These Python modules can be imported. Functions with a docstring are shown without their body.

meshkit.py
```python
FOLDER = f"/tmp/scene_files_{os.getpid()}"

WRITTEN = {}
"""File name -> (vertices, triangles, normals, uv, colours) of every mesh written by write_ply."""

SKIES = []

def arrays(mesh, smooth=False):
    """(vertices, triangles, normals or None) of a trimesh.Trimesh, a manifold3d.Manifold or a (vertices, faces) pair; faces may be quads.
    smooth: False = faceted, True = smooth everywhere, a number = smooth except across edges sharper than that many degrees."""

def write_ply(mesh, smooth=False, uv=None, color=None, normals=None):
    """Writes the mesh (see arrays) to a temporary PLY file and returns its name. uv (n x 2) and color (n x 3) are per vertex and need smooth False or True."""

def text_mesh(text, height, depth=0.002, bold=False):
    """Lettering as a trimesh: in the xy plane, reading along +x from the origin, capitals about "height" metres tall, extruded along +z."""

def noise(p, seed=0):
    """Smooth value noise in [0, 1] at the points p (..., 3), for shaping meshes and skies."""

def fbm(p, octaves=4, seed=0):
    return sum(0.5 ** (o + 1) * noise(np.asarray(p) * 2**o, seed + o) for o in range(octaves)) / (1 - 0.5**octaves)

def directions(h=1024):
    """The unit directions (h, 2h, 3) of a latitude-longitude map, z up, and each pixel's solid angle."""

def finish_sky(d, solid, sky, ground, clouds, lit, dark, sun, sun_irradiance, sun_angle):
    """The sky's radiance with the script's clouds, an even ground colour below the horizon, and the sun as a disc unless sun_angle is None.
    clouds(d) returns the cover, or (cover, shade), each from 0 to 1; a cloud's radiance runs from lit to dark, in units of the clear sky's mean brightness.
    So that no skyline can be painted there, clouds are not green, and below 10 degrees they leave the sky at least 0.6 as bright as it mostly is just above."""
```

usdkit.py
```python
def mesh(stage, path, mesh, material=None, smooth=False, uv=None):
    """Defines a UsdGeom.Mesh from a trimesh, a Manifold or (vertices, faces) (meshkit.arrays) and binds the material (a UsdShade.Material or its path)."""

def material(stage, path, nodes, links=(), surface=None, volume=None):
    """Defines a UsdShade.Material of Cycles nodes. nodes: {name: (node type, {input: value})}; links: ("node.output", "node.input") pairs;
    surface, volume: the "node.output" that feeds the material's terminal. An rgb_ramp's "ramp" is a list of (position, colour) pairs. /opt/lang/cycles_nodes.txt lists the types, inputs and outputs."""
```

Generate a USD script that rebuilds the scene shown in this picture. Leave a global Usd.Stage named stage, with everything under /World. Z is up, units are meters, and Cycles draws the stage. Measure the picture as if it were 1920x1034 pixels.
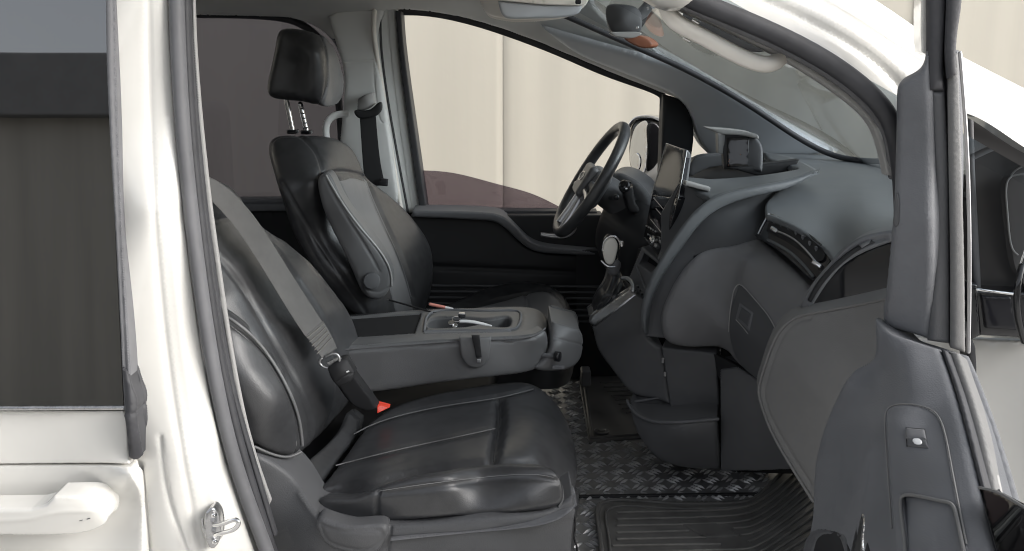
import math, random
import numpy as np, trimesh, usdkit, meshkit
from pxr import Usd, UsdGeom, UsdLux, UsdShade, Gf, Sdf
from scipy.spatial import Delaunay, cKDTree
from scipy.interpolate import RBFInterpolator, CubicSpline
from shapely.geometry import Polygon, MultiPoint, Point, LineString
from shapely import contains_xy, prepare, points as sh_points, distance as sh_distance

stage = Usd.Stage.CreateInMemory()
UsdGeom.SetStageUpAxis(stage, 'Z'); UsdGeom.SetStageMetersPerUnit(stage, 1.0)
UsdGeom.Xform.Define(stage, '/World'); UsdGeom.Scope.Define(stage, '/World/Looks')

# ------------------------------------------------------------------ camera, sky, sun, exposure
W, H, F, PITCH, CAMZ = 1920, 1034, 1800.0, math.radians(13.04), 1.55
cam = UsdGeom.Camera.Define(stage, '/World/camera')
cam.AddTranslateOp().Set(Gf.Vec3d(0, 0, CAMZ)); cam.AddRotateXOp().Set(90 - math.degrees(PITCH))
cam.CreateHorizontalApertureAttr(36.0); cam.CreateVerticalApertureAttr(36.0 * H / W)
cam.CreateFocalLengthAttr(36.0 * F / W); cam.CreateClippingRangeAttr(Gf.Vec2f(0.05, 500))
cam.CreateExposureAttr(0.40)
SUN = np.array([0.86, -0.20, 0.46]); SUN /= np.linalg.norm(SUN)
elev, rot = math.asin(SUN[2]), math.atan2(SUN[0], SUN[1])
sky = UsdLux.DomeLight.Define(stage, '/World/sky')
skym = usdkit.material(stage, '/World/Looks/sky', {
    'tc': ('texture_coordinate', {}), 'nz': ('noise_texture', {'scale': 2.2, 'detail': 6, 'roughness': 0.55}),
    'rp': ('rgb_ramp', {'ramp': [(0.25, (.86, .88, .92)), (0.75, (1, 1, 1))]}),
    's': ('sky_texture', {'sky_type': 'single_scattering', 'sun_disc': False, 'sun_elevation': elev, 'sun_rotation': rot, 'aerosol_density': 3.0}),
    'hs': ('hsv', {'saturation': 0.22, 'value': 1.35}), 'mx': ('mix', {'mix_type': 'multiply', 'fac': 1.0}),
    'bg': ('background_shader', {'strength': 0.15})},
    [('tc.generated', 'nz.vector'), ('nz.fac', 'rp.fac'), ('s.color', 'hs.color'), ('hs.color', 'mx.color1'), ('rp.color', 'mx.color2'), ('mx.color', 'bg.color')], surface='bg.background')
UsdShade.MaterialBindingAPI.Apply(sky.GetPrim()).Bind(skym)
sky.GetPrim().SetCustomDataByKey('kind', 'structure')
sun = UsdLux.DistantLight.Define(stage, '/World/sun')
sun.CreateIntensityAttr(0.13); sun.CreateAngleAttr(35.0); sun.CreateNormalizeAttr(True); sun.CreateColorAttr(Gf.Vec3f(1, .965, .91))
sun.AddRotateZOp().Set(math.degrees(math.atan2(SUN[0], -SUN[1]))); sun.AddRotateXOp().Set(90 - math.degrees(elev))

# ------------------------------------------------------------------ helpers
C0 = np.array([0, 0, CAMZ]); FW = np.array([0, math.cos(PITCH), -math.sin(PITCH)]); UP = np.array([0, math.sin(PITCH), math.cos(PITCH)]); RT = np.array([1., 0, 0])
def ray(px, py):
    px, py = np.asarray(px, float), np.asarray(py, float)
    return FW + ((px - W / 2) / F)[..., None] * RT + ((H / 2 - py) / F)[..., None] * UP
def P(px, py, y=None, z=None, x=None):
    r = ray(px, py)
    t = y / r[..., 1] if y is not None else ((z - CAMZ) / r[..., 2] if z is not None else x / r[..., 0])
    return C0 + r * np.asarray(t)[..., None]
class Depth:
    """A smooth surface through points given as (px, py, depth) or (px, py, 'z' or 'x', value); planes stay planes."""
    def __init__(s, c, sm=0.):
        if isinstance(c, Depth): s.f = c.f; s.off = c.off; return
        s.off = 0.0
        if not isinstance(c, (list, tuple)): c = [(0, 0, c), (W, 0, c), (0, H, c), (W, H, c)]
        q, v = [], []
        for e in c:
            r = ray(e[0], e[1])
            t = e[2] / r[1] if len(e) == 3 else ((e[3] - CAMZ) / r[2] if e[2] == 'z' else e[3] / r[0])
            q.append((e[0] / 500., e[1] / 500.)); v.append(1 / t)
        s.f = RBFInterpolator(np.array(q), np.array(v), kernel='thin_plate_spline', degree=1, smoothing=sm)
    def __call__(s, pts):
        pts = np.asarray(pts, float).reshape(-1, 2)
        t = 1 / s.f(pts / 500.)
        return C0 + ray(pts[:, 0], pts[:, 1]) * (t - s.off)[:, None]
    def lifted(s, d):
        n = Depth(s); n.off = s.off + d; return n
def spl(pts, n=None, step=4.0):
    """Open smooth curve through pts (any dimension); a point with a trailing 'c' is a sharp corner."""
    cor = [i for i, p in enumerate(pts) if p[-1] == 'c']
    q = np.array([[float(a) for a in p if a != 'c'] for p in pts])
    cuts = sorted(set([0, len(q) - 1] + cor)); out = []
    for a, b in zip(cuts[:-1], cuts[1:]):
        s = q[a:b + 1]; d = np.sqrt(np.linalg.norm(np.diff(s, axis=0), axis=1)); t = np.concatenate([[0], np.cumsum(np.maximum(d, 1e-6))])
        L = np.linalg.norm(np.diff(s, axis=0), axis=1).sum(); m = n or max(2, int(L / step) + 1)
        u = np.linspace(0, t[-1], m)
        c = s[0] + (s[1] - s[0]) * (u / t[-1])[:, None] if len(s) == 2 else CubicSpline(t, s, bc_type='natural')(u)
        out.append(c if b == len(q) - 1 else c[:-1])
    return np.vstack(out)
def loop(pts, step=4.0):
    """Closed smooth outline; corners marked by 'c'."""
    cor = [i for i, p in enumerate(pts) if p[-1] == 'c']
    if not cor:
        q = np.array(pts, float); q2 = np.vstack([q[-3:], q, q[:4]])
        d = np.sqrt(np.linalg.norm(np.diff(q2, axis=0), axis=1)); t = np.concatenate([[0], np.cumsum(np.maximum(d, 1e-6))])
        cs = CubicSpline(t, q2); a, b = t[3], t[3 + len(q)]
        L = np.linalg.norm(np.diff(np.vstack([q, q[:1]]), axis=0), axis=1).sum()
        return cs(np.linspace(a, b, max(8, int(L / step)) + 1)[:-1])
    pts = pts[cor[0]:] + pts[:cor[0]]
    return spl(pts + [pts[0]], step=step)[:-1]
def cc(*pts): return [tuple(p) + ('c',) for p in pts]
def join(*ms):
    v, f, k = [], [], 0
    for m in ms:
        a, b = (m.vertices, m.faces) if hasattr(m, 'faces') else m
        v.append(np.asarray(a)); f.append(np.asarray(b) + k); k += len(a)
    return np.vstack(v), np.vstack(f)
def vnorm(v, f):
    n = np.zeros_like(v); fn = np.cross(v[f[:, 1]] - v[f[:, 0]], v[f[:, 2]] - v[f[:, 0]])
    for k in range(3): np.add.at(n, f[:, k], fn)
    return n / np.maximum(np.linalg.norm(n, axis=1, keepdims=True), 1e-12)
def relief(outline, ctrl, step=7., edge=(.006, .006), back=(0, .02, 0), grooves=(), holes=(), swell=None, sheet=False, world=None):
    """A solid whose front follows the depth surface inside the outline, with rounded edges, grooves (negative depth = ridge) and a real thickness 'back'."""
    D = ctrl if isinstance(ctrl, Depth) else Depth(ctrl)
    out = loop(outline, step=step * .6) if not isinstance(outline, np.ndarray) else outline
    hol = [loop(h, step=step * .6) if not isinstance(h, np.ndarray) else h for h in holes]
    poly = Polygon(out, hol)
    if not poly.is_valid:
        poly = poly.buffer(0); poly = max(poly.geoms, key=lambda g: g.area) if hasattr(poly, 'geoms') else poly
    rings = [np.array(r.coords)[:-1] for r in [poly.exterior] + list(poly.interiors)]
    bnd = np.vstack(rings); x0, y0, x1, y1 = poly.bounds
    gx, gy = np.meshgrid(np.arange(x0, x1 + step, step), np.arange(y0, y1 + step, step * .87))
    gx = gx + (np.arange(gx.shape[0]) % 2)[:, None] * step / 2
    g = np.c_[gx.ravel(), gy.ravel()]; extra = []; gl = []
    for gr in grooves:
        c = spl(list(gr[0]), step=step * .6); gl.append((c, gr[1], gr[2]))
        sc = np.linalg.norm(D(c[len(c) // 2:len(c) // 2 + 1]) - C0) / F; w = gr[1] / sc
        tn = np.gradient(c, axis=0); tn /= np.maximum(np.linalg.norm(tn, axis=1, keepdims=True), 1e-9); nn = np.c_[-tn[:, 1], tn[:, 0]]
        for k in (-1.6, -.8, 0, .8, 1.6): extra.append(c + nn * w * k)
    # extra rings near the rounded edge
    if edge[0] > 0:
        sc = np.linalg.norm(D(bnd[:1]) - C0) / F
        for k in (.12, .35, .7):
            b = poly.buffer(-edge[0] * k / sc)
            for gg in getattr(b, 'geoms', [b]):
                if not gg.is_empty:
                    for r in [gg.exterior] + list(gg.interiors):
                        m = max(6, int(r.length / (step * .7)))
                        extra.append(np.array([r.interpolate(i / m, normalized=True).coords[0] for i in range(m)]))
    prepare(poly)
    def inside(q, d):
        k = contains_xy(poly, q[:, 0], q[:, 1]); q = q[k]
        return q[sh_distance(poly.boundary, sh_points(q)) > d] if len(q) else q
    pts = [bnd]; ex = inside(np.vstack(extra), .35) if extra else np.zeros((0, 2))
    if len(ex):
        # thin out coincident points
        key = np.unique(np.round(ex / .8).astype(int), axis=0, return_index=True)[1]; ex = ex[np.sort(key)]
        pts.append(ex)
    gi = inside(g, step * .45)
    if len(ex) and len(gi): gi = gi[cKDTree(ex).query(gi)[0] > step * .45]
    pts.append(gi); q = np.vstack(pts); nb = len(bnd)
    tri = Delaunay(q).simplices; c = q[tri].mean(1); tri = tri[contains_xy(poly, c[:, 0], c[:, 1])]
    e1, e2 = q[tri[:, 1]] - q[tri[:, 0]], q[tri[:, 2]] - q[tri[:, 0]]
    cr = e1[:, 0] * e2[:, 1] - e1[:, 1] * e2[:, 0]
    tri = tri[np.abs(cr) > 1e-5]; cr = cr[np.abs(cr) > 1e-5]
    tri[cr > 0] = tri[cr > 0][:, ::-1]            # image y points down: this faces the camera
    v = D(q); base = v.copy(); n = vnorm(v, tri)
    disp = np.zeros(len(v))
    if edge[0] > 0:
        d = cKDTree(base[:nb]).query(base)[0]; s = np.clip(1 - d / edge[0], 0, 1)
        disp -= edge[1] * (1 - np.sqrt(np.maximum(1 - s * s, 0)))
    for c, w, dep in gl:
        d = cKDTree(D(spl([tuple(a) for a in c[::2]] if len(c) > 6 else [tuple(a) for a in c], step=1.0))).query(base)[0]
        disp -= dep * np.exp(-(d / w) ** 2)
    if swell is not None: disp += swell(q, base)
    v = base + n * disp[:, None]
    if sheet: return v, tri
    bk = np.asarray(back, float); parts = [(v, tri), (v + bk, tri[:, ::-1])]; k = 0
    for r in rings:
        m = len(r); i = np.arange(m); j = (i + 1) % m
        a = v[k:k + m]; sv = np.vstack([a, a + bk])
        sf = np.vstack([np.c_[i, j, i + m], np.c_[j, j + m, i + m]])
        # outward: compare with outline direction
        cen = r.mean(0); area = np.sum(r[:, 0] * np.roll(r[:, 1], -1) - np.roll(r[:, 0], -1) * r[:, 1])
        if (area > 0) == (k == 0): sf = sf[:, ::-1]
        if k > 0: sf = sf[:, ::-1] if ((area > 0) == True) else sf
        parts.append((sv, sf)); k += m
    return join(*parts)
def frames(p, closed=False):
    t = np.gradient(p, axis=0) if not closed else np.roll(p, -1, 0) - np.roll(p, 1, 0)
    t /= np.maximum(np.linalg.norm(t, axis=1, keepdims=True), 1e-12)
    u = np.cross(t[0], [0, 0, 1.]); u = np.cross(t[0], [0, 1., 0]) if np.linalg.norm(u) < .1 else u; u /= np.linalg.norm(u); us = []
    for k in range(len(p)):
        u = u - t[k] * np.dot(u, t[k]); u /= max(np.linalg.norm(u), 1e-12); us.append(u)
    us = np.array(us); return t, us, np.cross(t, us)
def tube(p, r, r2=None, seg=12, closed=False, round_ends=True, up=None):
    """Sweeps an ellipse r (sideways) x r2 along p; radii may be lists."""
    p = np.asarray(p, float); n = len(p); r = np.broadcast_to(np.asarray(r, float), (n,)).copy(); r2 = r.copy() if r2 is None else np.broadcast_to(np.asarray(r2, float), (n,)).copy()
    t, u, w = frames(p, closed)
    if up is not None:
        w = np.asarray(up, float) - t * (t @ np.asarray(up, float))[:, None]; w /= np.maximum(np.linalg.norm(w, axis=1, keepdims=True), 1e-9); u = np.cross(w, t)
    if round_ends and not closed:
        e = np.array([.95, .8, .5, .15]); k = min(r.mean(), r2.mean())
        def cap(i, sg):
            pp = [p[i] + sg * t[i] * k * math.sqrt(1 - x * x) for x in e]; return pp
        a, b = cap(0, -1), cap(-1, 1)
        p = np.vstack([a[::-1], p, b]); r = np.r_[r[0] * e[::-1], r, r[-1] * e]; r2 = np.r_[r2[0] * e[::-1], r2, r2[-1] * e]
        u = np.vstack([np.repeat(u[:1], 4, 0), u, np.repeat(u[-1:], 4, 0)]); w = np.vstack([np.repeat(w[:1], 4, 0), w, np.repeat(w[-1:], 4, 0)]); n = len(p)
    th = np.arange(seg) / seg * 2 * math.pi
    v = p[:, None] + r[:, None, None] * np.cos(th)[None, :, None] * u[:, None] + r2[:, None, None] * np.sin(th)[None, :, None] * w[:, None]
    v = v.reshape(-1, 3); f = []
    for i in range(n if closed else n - 1):
        a, b = i * seg, ((i + 1) % n) * seg; j = np.arange(seg); k = (j + 1) % seg
        f += [np.c_[a + j, a + k, b + j], np.c_[a + k, b + k, b + j]]
    f = np.vstack(f)
    if not closed:
        v = np.vstack([v, p[0], p[-1]]); j = np.arange(seg); k = (j + 1) % seg; m = len(v)
        f = np.vstack([f, np.c_[k, j, np.full(seg, m - 2)], np.c_[(n - 1) * seg + j, (n - 1) * seg + k, np.full(seg, m - 1)]])
    return v, f[:, ::-1] if False else f
def ptube(pts, r, D=None, r2=None, step=8., lift=0, **k):
    """Tube along an image path: points (px, py, depth), or (px, py) on a depth surface D."""
    if isinstance(D, (int, float, list)): D, r2 = None, D
    c = spl(pts, step=step); n = len(c)
    p = P(c[:, 0], c[:, 1], y=c[:, 2]) if c.shape[1] == 3 else D.lifted(lift)(c)
    r, r2 = [np.interp(np.linspace(0, 1, n), np.linspace(0, 1, len(a)), a) if isinstance(a, list) else a for a in (r, r2)]
    return tube(p, r, r2, **k)
def rbox(size, r=.004, R=None, at=(0, 0, 0), seg=1):
    s = np.maximum(np.asarray(size, float) / 2 - r, 1e-4); ic = trimesh.creation.icosphere(seg, r).vertices
    q = np.vstack([ic + s * np.array(k) for k in np.ndindex(2, 2, 2) for k in [np.array(k) * 2 - 1]])
    h = trimesh.convex.convex_hull(q); v = np.array(h.vertices)
    if R is not None: v = v @ np.asarray(R).T
    return v + np.asarray(at), np.array(h.faces)
def basis(xa, ya):
    xa = np.asarray(xa, float); xa = xa / np.linalg.norm(xa); za = np.cross(xa, ya); za /= np.linalg.norm(za); return np.c_[xa, np.cross(za, xa), za]
def disc(c, n, r, t, seg=28, bev=.15):
    n = np.asarray(n, float) / np.linalg.norm(n); p = np.array([c + n * a for a in (-t / 2, -t / 2, t / 2 * .6, t / 2, t / 2)])
    return tube(p + np.outer([0, 1e-5, 0, 0, 1e-5], n), np.array([r * .2, r, r, r * (1 - bev), r * .05]), seg=seg, round_ends=False)
def stitches(D, path, gap=.006, ln=.004, r=.0007, lift=.001, off=0):
    c = spl(path, step=1.); p = D.lifted(lift)(c); s = np.r_[0, np.cumsum(np.linalg.norm(np.diff(p, axis=0), axis=1))]
    ms = []
    for a in np.arange(0, s[-1] - ln, gap):
        q = np.array([[np.interp(a + k * ln, s, p[:, j]) for j in range(3)] for k in (0, .5, 1)])
        ms.append(tube(q, r, seg=5))
    return join(*ms)

# ------------------------------------------------------------------ materials
L = '/World/Looks/'; M = {}
def mat(name, col, rough=.5, spec=.5, metal=0., coat=0., bump=0., bscale=300., var=.0, vscale=6., kind='noise', rvar=0., coat_r=.05, sheen=0., stretch=(1, 1, 1), dust=0.):
    n = {'tc': ('geometry', {}), 'mp': ('mapping', {'scale': stretch}), 'p': ('principled_bsdf', {'base_color': col, 'roughness': rough, 'specular_ior_level': spec, 'metallic': metal, 'coat_weight': coat, 'coat_roughness': coat_r, 'sheen_weight': sheen})}
    l = [('tc.position', 'mp.vector')]
    if var or rvar:
        n['nz'] = ('noise_texture', {'scale': vscale, 'detail': 6., 'roughness': .6}); l.append(('mp.vector', 'nz.vector'))
    if var:
        lo, hi = [max(0, c * (1 - var)) for c in col], [min(1, c * (1 + var) + dust) for c in col]
        n['rp'] = ('rgb_ramp', {'ramp': [(.3, lo), (.7, hi)]}); l += [('nz.fac', 'rp.fac'), ('rp.color', 'p.base_color')]
    if rvar:
        n['rr'] = ('map_range', {'from_min': .3, 'from_max': .7, 'to_min': max(.02, rough - rvar), 'to_max': min(1, rough + rvar)}); l += [('nz.fac', 'rr.value'), ('rr.result', 'p.roughness')]
    if bump:
        if kind == 'leather':
            n['b0'] = ('voronoi_texture', {'scale': bscale, 'feature': 'distance_to_edge'}); n['b1'] = ('noise_texture', {'scale': 22., 'detail': 3.}); n['bm'] = ('math', {'math_type': 'multiply_add', 'value2': .25}); n['bs'] = ('math', {'math_type': 'multiply', 'value2': .30})
            l += [('tc.position', 'b0.vector'), ('tc.position', 'b1.vector'), ('b0.distance', 'bm.value1'), ('b1.fac', 'bs.value1'), ('bs.value', 'bm.value3'), ('bm.value', 'bp.height')]
            n['bp'] = ('bump', {'strength': bump, 'distance': .006})
        else:
            n['b0'] = ('noise_texture', {'scale': bscale, 'detail': 2.}); n['bp'] = ('bump', {'strength': bump, 'distance': .001}); l += [('tc.position', 'b0.vector'), ('b0.fac', 'bp.height')]
        l.append(('bp.normal', 'p.normal'))
    M[name] = usdkit.material(stage, L + name, n, l, surface='p.BSDF')
def glass(name, tint, r0=.04, refl=1.0, rough=.01, grazing=None):
    """A thin pane: clear or tinted transmission, and a reflection that rises towards grazing angles alike from both sides."""
    M[name] = usdkit.material(stage, L + name, {'t': ('transparent_bsdf', {'color': tint}), 'g': ('glossy_bsdf', {'color': (refl, refl, refl), 'roughness': rough}), 'lw': ('layer_weight', {'blend': .5}),
        'pw': ('math', {'math_type': 'power', 'value2': 5.}), 'f': ('math', {'math_type': 'multiply_add', 'value2': 1 - r0, 'value3': r0}), 'm': ('mix_closure', {})},
        [('lw.facing', 'pw.value1'), ('pw.value', 'f.value1'), ('f.value', 'm.fac'), ('t.BSDF', 'm.closure1'), ('g.BSDF', 'm.closure2')], surface='m.closure')
mat('white_paint', (.62, .605, .565), .28, coat=1., rvar=.05, var=.03, vscale=3.)
mat('rubber', (.032,.032,.035), .55, bump=.15, bscale=500, var=.25, vscale=20)
mat('rubber_grey', (.11,.11,.115), .5, bump=.12, bscale=500, var=.15, vscale=12)
mat('leather', (.028,.0283,.0295), .33, spec=.85, bump=.22, bscale=420, kind='leather', rvar=.07, vscale=9, var=.15)
mat('leather_soft', (.085, .085, .086), .40, spec=.8, bump=.22, bscale=420, kind='leather', rvar=.05, vscale=9, var=.12)
mat('leather_lit', (.13,.13,.132), .38, bump=.22, bscale=420, kind='leather', rvar=.05, vscale=9, var=.1, spec=.8)  # same seat leather, lightened so its colour carries reflected window light
mat('leather_grey', (.105,.105,.106), .42, spec=.8, bump=.2, bscale=380, kind='leather', rvar=.05, vscale=7, var=.12)
mat('thread', (.22, .22, .22), .7)
mat('plastic', (.072, .073, .076), .48, bump=.45, bscale=420, var=.12, vscale=7, rvar=.05, dust=.003)
mat('plastic_mid', (.125, .126, .131), .5, bump=.45, bscale=420, var=.10, vscale=6, rvar=.05, dust=.003)
mat('plastic_bolster', (.165,.163,.166), .46, bump=.5, bscale=420, var=.10, vscale=6, rvar=.08, dust=.003)
mat('plastic_low', (.105,.106,.109), .48, bump=.5, bscale=420, var=.12, vscale=7, rvar=.08, dust=.005)
mat('plastic_door', (.115, .118, .125), .5, bump=.5, bscale=420, var=.12, vscale=11, rvar=.12, dust=.006)
mat('plastic_side', (.15,.148,.144), .6, bump=.5, bscale=700, var=.08, vscale=9)
mat('dash_pad', (.105, .111, .115), .46, bump=.5, bscale=420, var=.10, vscale=5, rvar=.05)
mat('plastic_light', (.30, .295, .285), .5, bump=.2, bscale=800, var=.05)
mat('trim_grey', (.62,.62,.60), .6, bump=.25, bscale=700, var=.05)
mat('pillar_trim', (.50,.52,.54), .6, bump=.25, bscale=700, var=.05)
mat('headliner', (.58,.58,.56), .9, bump=.4, bscale=900, var=.06, sheen=.2)
mat('cream', (.80,.76,.69), .5, bump=.15, bscale=700, var=.03)
mat('black', (.008, .008, .009), .6, var=.2)
mat('carpet', (.02, .02, .021), .95, bump=.8, bscale=700, var=.3, vscale=40)
mat('gloss_black', (.008, .008, .009), .08, coat=.6)
mat('chrome', (.82, .82, .82), .12, metal=1.)
mat('silver', (.62, .62, .63), .3, metal=1., rvar=.05)
mat('steel', (.55, .55, .55), .25, metal=1., rvar=.08, vscale=40)
mat('red', (.75, .06, .03), .35)
mat('pink', (.75, .30, .24), .45)
mat('white_plastic', (.8, .8, .79), .35)
mat('belt', (.10,.098,.094), .6, bump=.5, bscale=900, var=.1, vscale=30)
mat('belt_dark', (.014, .014, .015), .6, bump=.5, bscale=900)
mat('belt_stitch', (.16, .155, .14), .7)
mat('bar_metal', (.46,.46,.46), .32, metal=.4, rvar=.1, var=.2, vscale=20)
mat('plate', (.20,.20,.20), .40, metal=.4, rvar=.1, var=.25, vscale=14, bump=.15, bscale=120)
mat('mat_rubber', (.075,.073,.070), .42, bump=.3, bscale=500, var=.3, vscale=14, dust=.012, rvar=.08)
mat('mat_rib', (.11,.107,.10), .45, var=.3, vscale=14)
mat('wall', (.44, .41, .345), .75, var=.05, vscale=1.6, stretch=(3, 3, .12), bump=.2, bscale=60)
mat('wall_joint', (.34, .26, .17), .7, var=.15)
mat('yard_wall', (.30,.287,.258), .8, var=.10, vscale=2, stretch=(2.5, 2.5, .15))
mat('fascia', (.14,.14,.142), .7, var=.1)
mat('ground', (.42,.41,.39), .9, var=.15, vscale=3, bump=.4, bscale=40)
mat('smoke', (.050, .048, .048), .16, spec=.4)
mat('tray', (.014, .014, .015), .8, spec=.2, bump=.3, bscale=700)
mat('door_black', (.014, .014, .015), .5, bump=.3, bscale=800)
mat('screen', (.012, .012, .014), .12, spec=.35)
mat('amber', (.20, .075, .04), .3)
glass('tint_purple', (.118, .116, .138)); glass('tint_dark', (.035, .035, .037), .24); glass('clear_glass', (.93, .95, .95)); glass('tint_lower', (.46, .42, .455)); glass('windshield', (.47, .525, .56), .05, .85, .03)
glass('quarter', (.16, .16, .165))
mat('mirror', (.75, .76, .77), .02, metal=1.)

# ------------------------------------------------------------------ naming
used = {}
def path(parent, name):
    k = parent + '/' + name; n = used.get(k, -1) + 1; used[k] = n
    return k if n == 0 else f'{k}_{n:03d}'
def cd(prim, **k):
    for a, b in k.items():
        if b: prim.SetCustomDataByKey(a, b)
def thing(name, label, cat, group=None, kind=None):
    x = UsdGeom.Xform.Define(stage, path('/World', name)); cd(x.GetPrim(), label=label, category=cat, group=group, kind=kind); return str(x.GetPath())
def grp(name, parent, label=None):
    x = UsdGeom.Xform.Define(stage, path(parent, name)); cd(x.GetPrim(), label=label); return str(x.GetPath())
def add(name, parent, mesh, m, label=None, kind=None, smooth=True, cat=None, group=None):
    pr = usdkit.mesh(stage, path(parent, name), mesh, M[m], smooth=smooth); cd(pr.GetPrim(), label=label, kind=kind, category=cat, group=group); return str(pr.GetPath())
V = thing('minivan', 'white minivan with its front passenger door open, showing black leather front seats', 'van')

# ------------------------------------------------------------------ the place: ground, far wall, wall behind the photographer
def sheet(x0, x1, y0, y1, z, nx=2, ny=2):
    gx, gy = np.meshgrid(np.linspace(x0, x1, nx), np.linspace(y0, y1, ny)); v = np.c_[gx.ravel(), gy.ravel(), np.full(gx.size, z)]
    i = np.arange(nx * ny).reshape(ny, nx); a, b, c, d = i[:-1, :-1].ravel(), i[:-1, 1:].ravel(), i[1:, 1:].ravel(), i[1:, :-1].ravel()
    return v, np.vstack([np.c_[a, b, c], np.c_[a, c, d]])
add('ground', '/World', sheet(-60, 60, -60, 60, 0), 'ground', kind='structure')
def wall_panel(x0, x1, y, z0, z1, seed, amp=.0012, t=.03, nrm=-1):
    n = 90; x = np.linspace(x0, x1, n); rs = np.random.RandomState(seed); d = sum(amp * rs.rand() * np.sin(x * f + rs.rand() * 6) for f in (5, 11, 19, 31)) * .6
    e = np.minimum(x - x0, x1 - x); d = d - .004 * np.exp(-(e / .012) ** 2)
    yy = y + nrm * d; q = np.c_[x, yy]; bk = np.c_[x, np.full(n, y - nrm * t)]
    v = np.vstack([np.c_[q, np.full(n, z0)], np.c_[q, np.full(n, z1)], np.c_[bk, np.full(n, z0)], np.c_[bk, np.full(n, z1)]])
    i = np.arange(n - 1); f = np.vstack([np.c_[i, i + 1, i + n + 1], np.c_[i, i + n + 1, i + n], np.c_[i + 2 * n, i + 3 * n, i + 3 * n + 1], np.c_[i + 2 * n, i + 3 * n + 1, i + 2 * n + 1], np.c_[i + n, i + n + 1, i + 3 * n + 1], np.c_[i + n, i + 3 * n + 1, i + 3 * n]])
    return (v, f) if nrm < 0 else (v, f[:, ::-1])
wl = thing('wall', 'beige panelled wall standing behind the minivan, seen through its windows', 'wall')
YW = 4.9; xj = [-8.1, -6.07, -4.05, -2.05, -.045, 2.0, 4.02, 6.05, 8.1]
for k in range(8): add('panel', wl, wall_panel(xj[k] + .002, xj[k + 1] - .002, YW, 0, 3.4, k), 'wall')
for k in range(1, 8): add('joint_strip', wl, rbox((.03 if k in (5, 2) else .012, .012, 3.38), .003, at=(xj[k], YW + (-.004 if k in (5, 2) else .012), 1.69)), 'wall_joint' if k in (5, 2) else 'wall', label='brown joint strip' if k in (5, 2) else None)
yl = thing('wall', 'beige wall behind the viewer, mirrored with its dark top edge in the sliding door window', 'wall')
for k in range(3): add('panel', yl, wall_panel(-8.4 + 6 * k, -2.4 + 6 * k, -3.2, 0, 2.04, 40 + k, amp=.014, nrm=1), 'yard_wall')
add('fascia', yl, rbox((18.2, .3, .40), .02, at=(0, -3.2, 2.235)), 'fascia')
# ------------------------------------------------------------------ van shell: roof, floor, rear, far side
def sr(n, f, k, m, **kw): return add(n, f, k, m, **kw)
LX = -2.6
add('roof', V, rbox((3.6, 2.0, .03), .012, at=(-1.05, 2.36, 1.965)), 'white_paint')
ch = grp('headliner', V)
add('lining', ch, rbox((2.75, 1.62, .012), .005, at=(-1.25, 2.36, 1.775)), 'headliner')
add('floor', V, rbox((4.0, 1.72, .03), .01, at=(-.7, 2.36, .482)), 'carpet')
add('rear_partition', V, rbox((.03, 1.7, 1.3), .01, at=(LX, 2.36, 1.12)), 'carpet')
add('bulkhead', V, rbox((.03, 1.66, .75), .01, at=(1.28, 2.36, .84)), 'carpet')
add('rear_seat_row', V, join(rbox((.16, 1.3, .75), .06, at=(-1.45, 2.36, .95), seg=2), rbox((.5, 1.3, .2), .07, at=(-1.15, 2.36, .68), seg=2)), 'leather')
add('roof_rail', V, tube(np.array([[-2.6, 1.56, 1.83], [-1, 1.55, 1.84], [-.3, 1.53, 1.83], [.1, 1.52, 1.76], [.25, 1.52, 1.68]]), .06, .07), 'white_paint')

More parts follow.
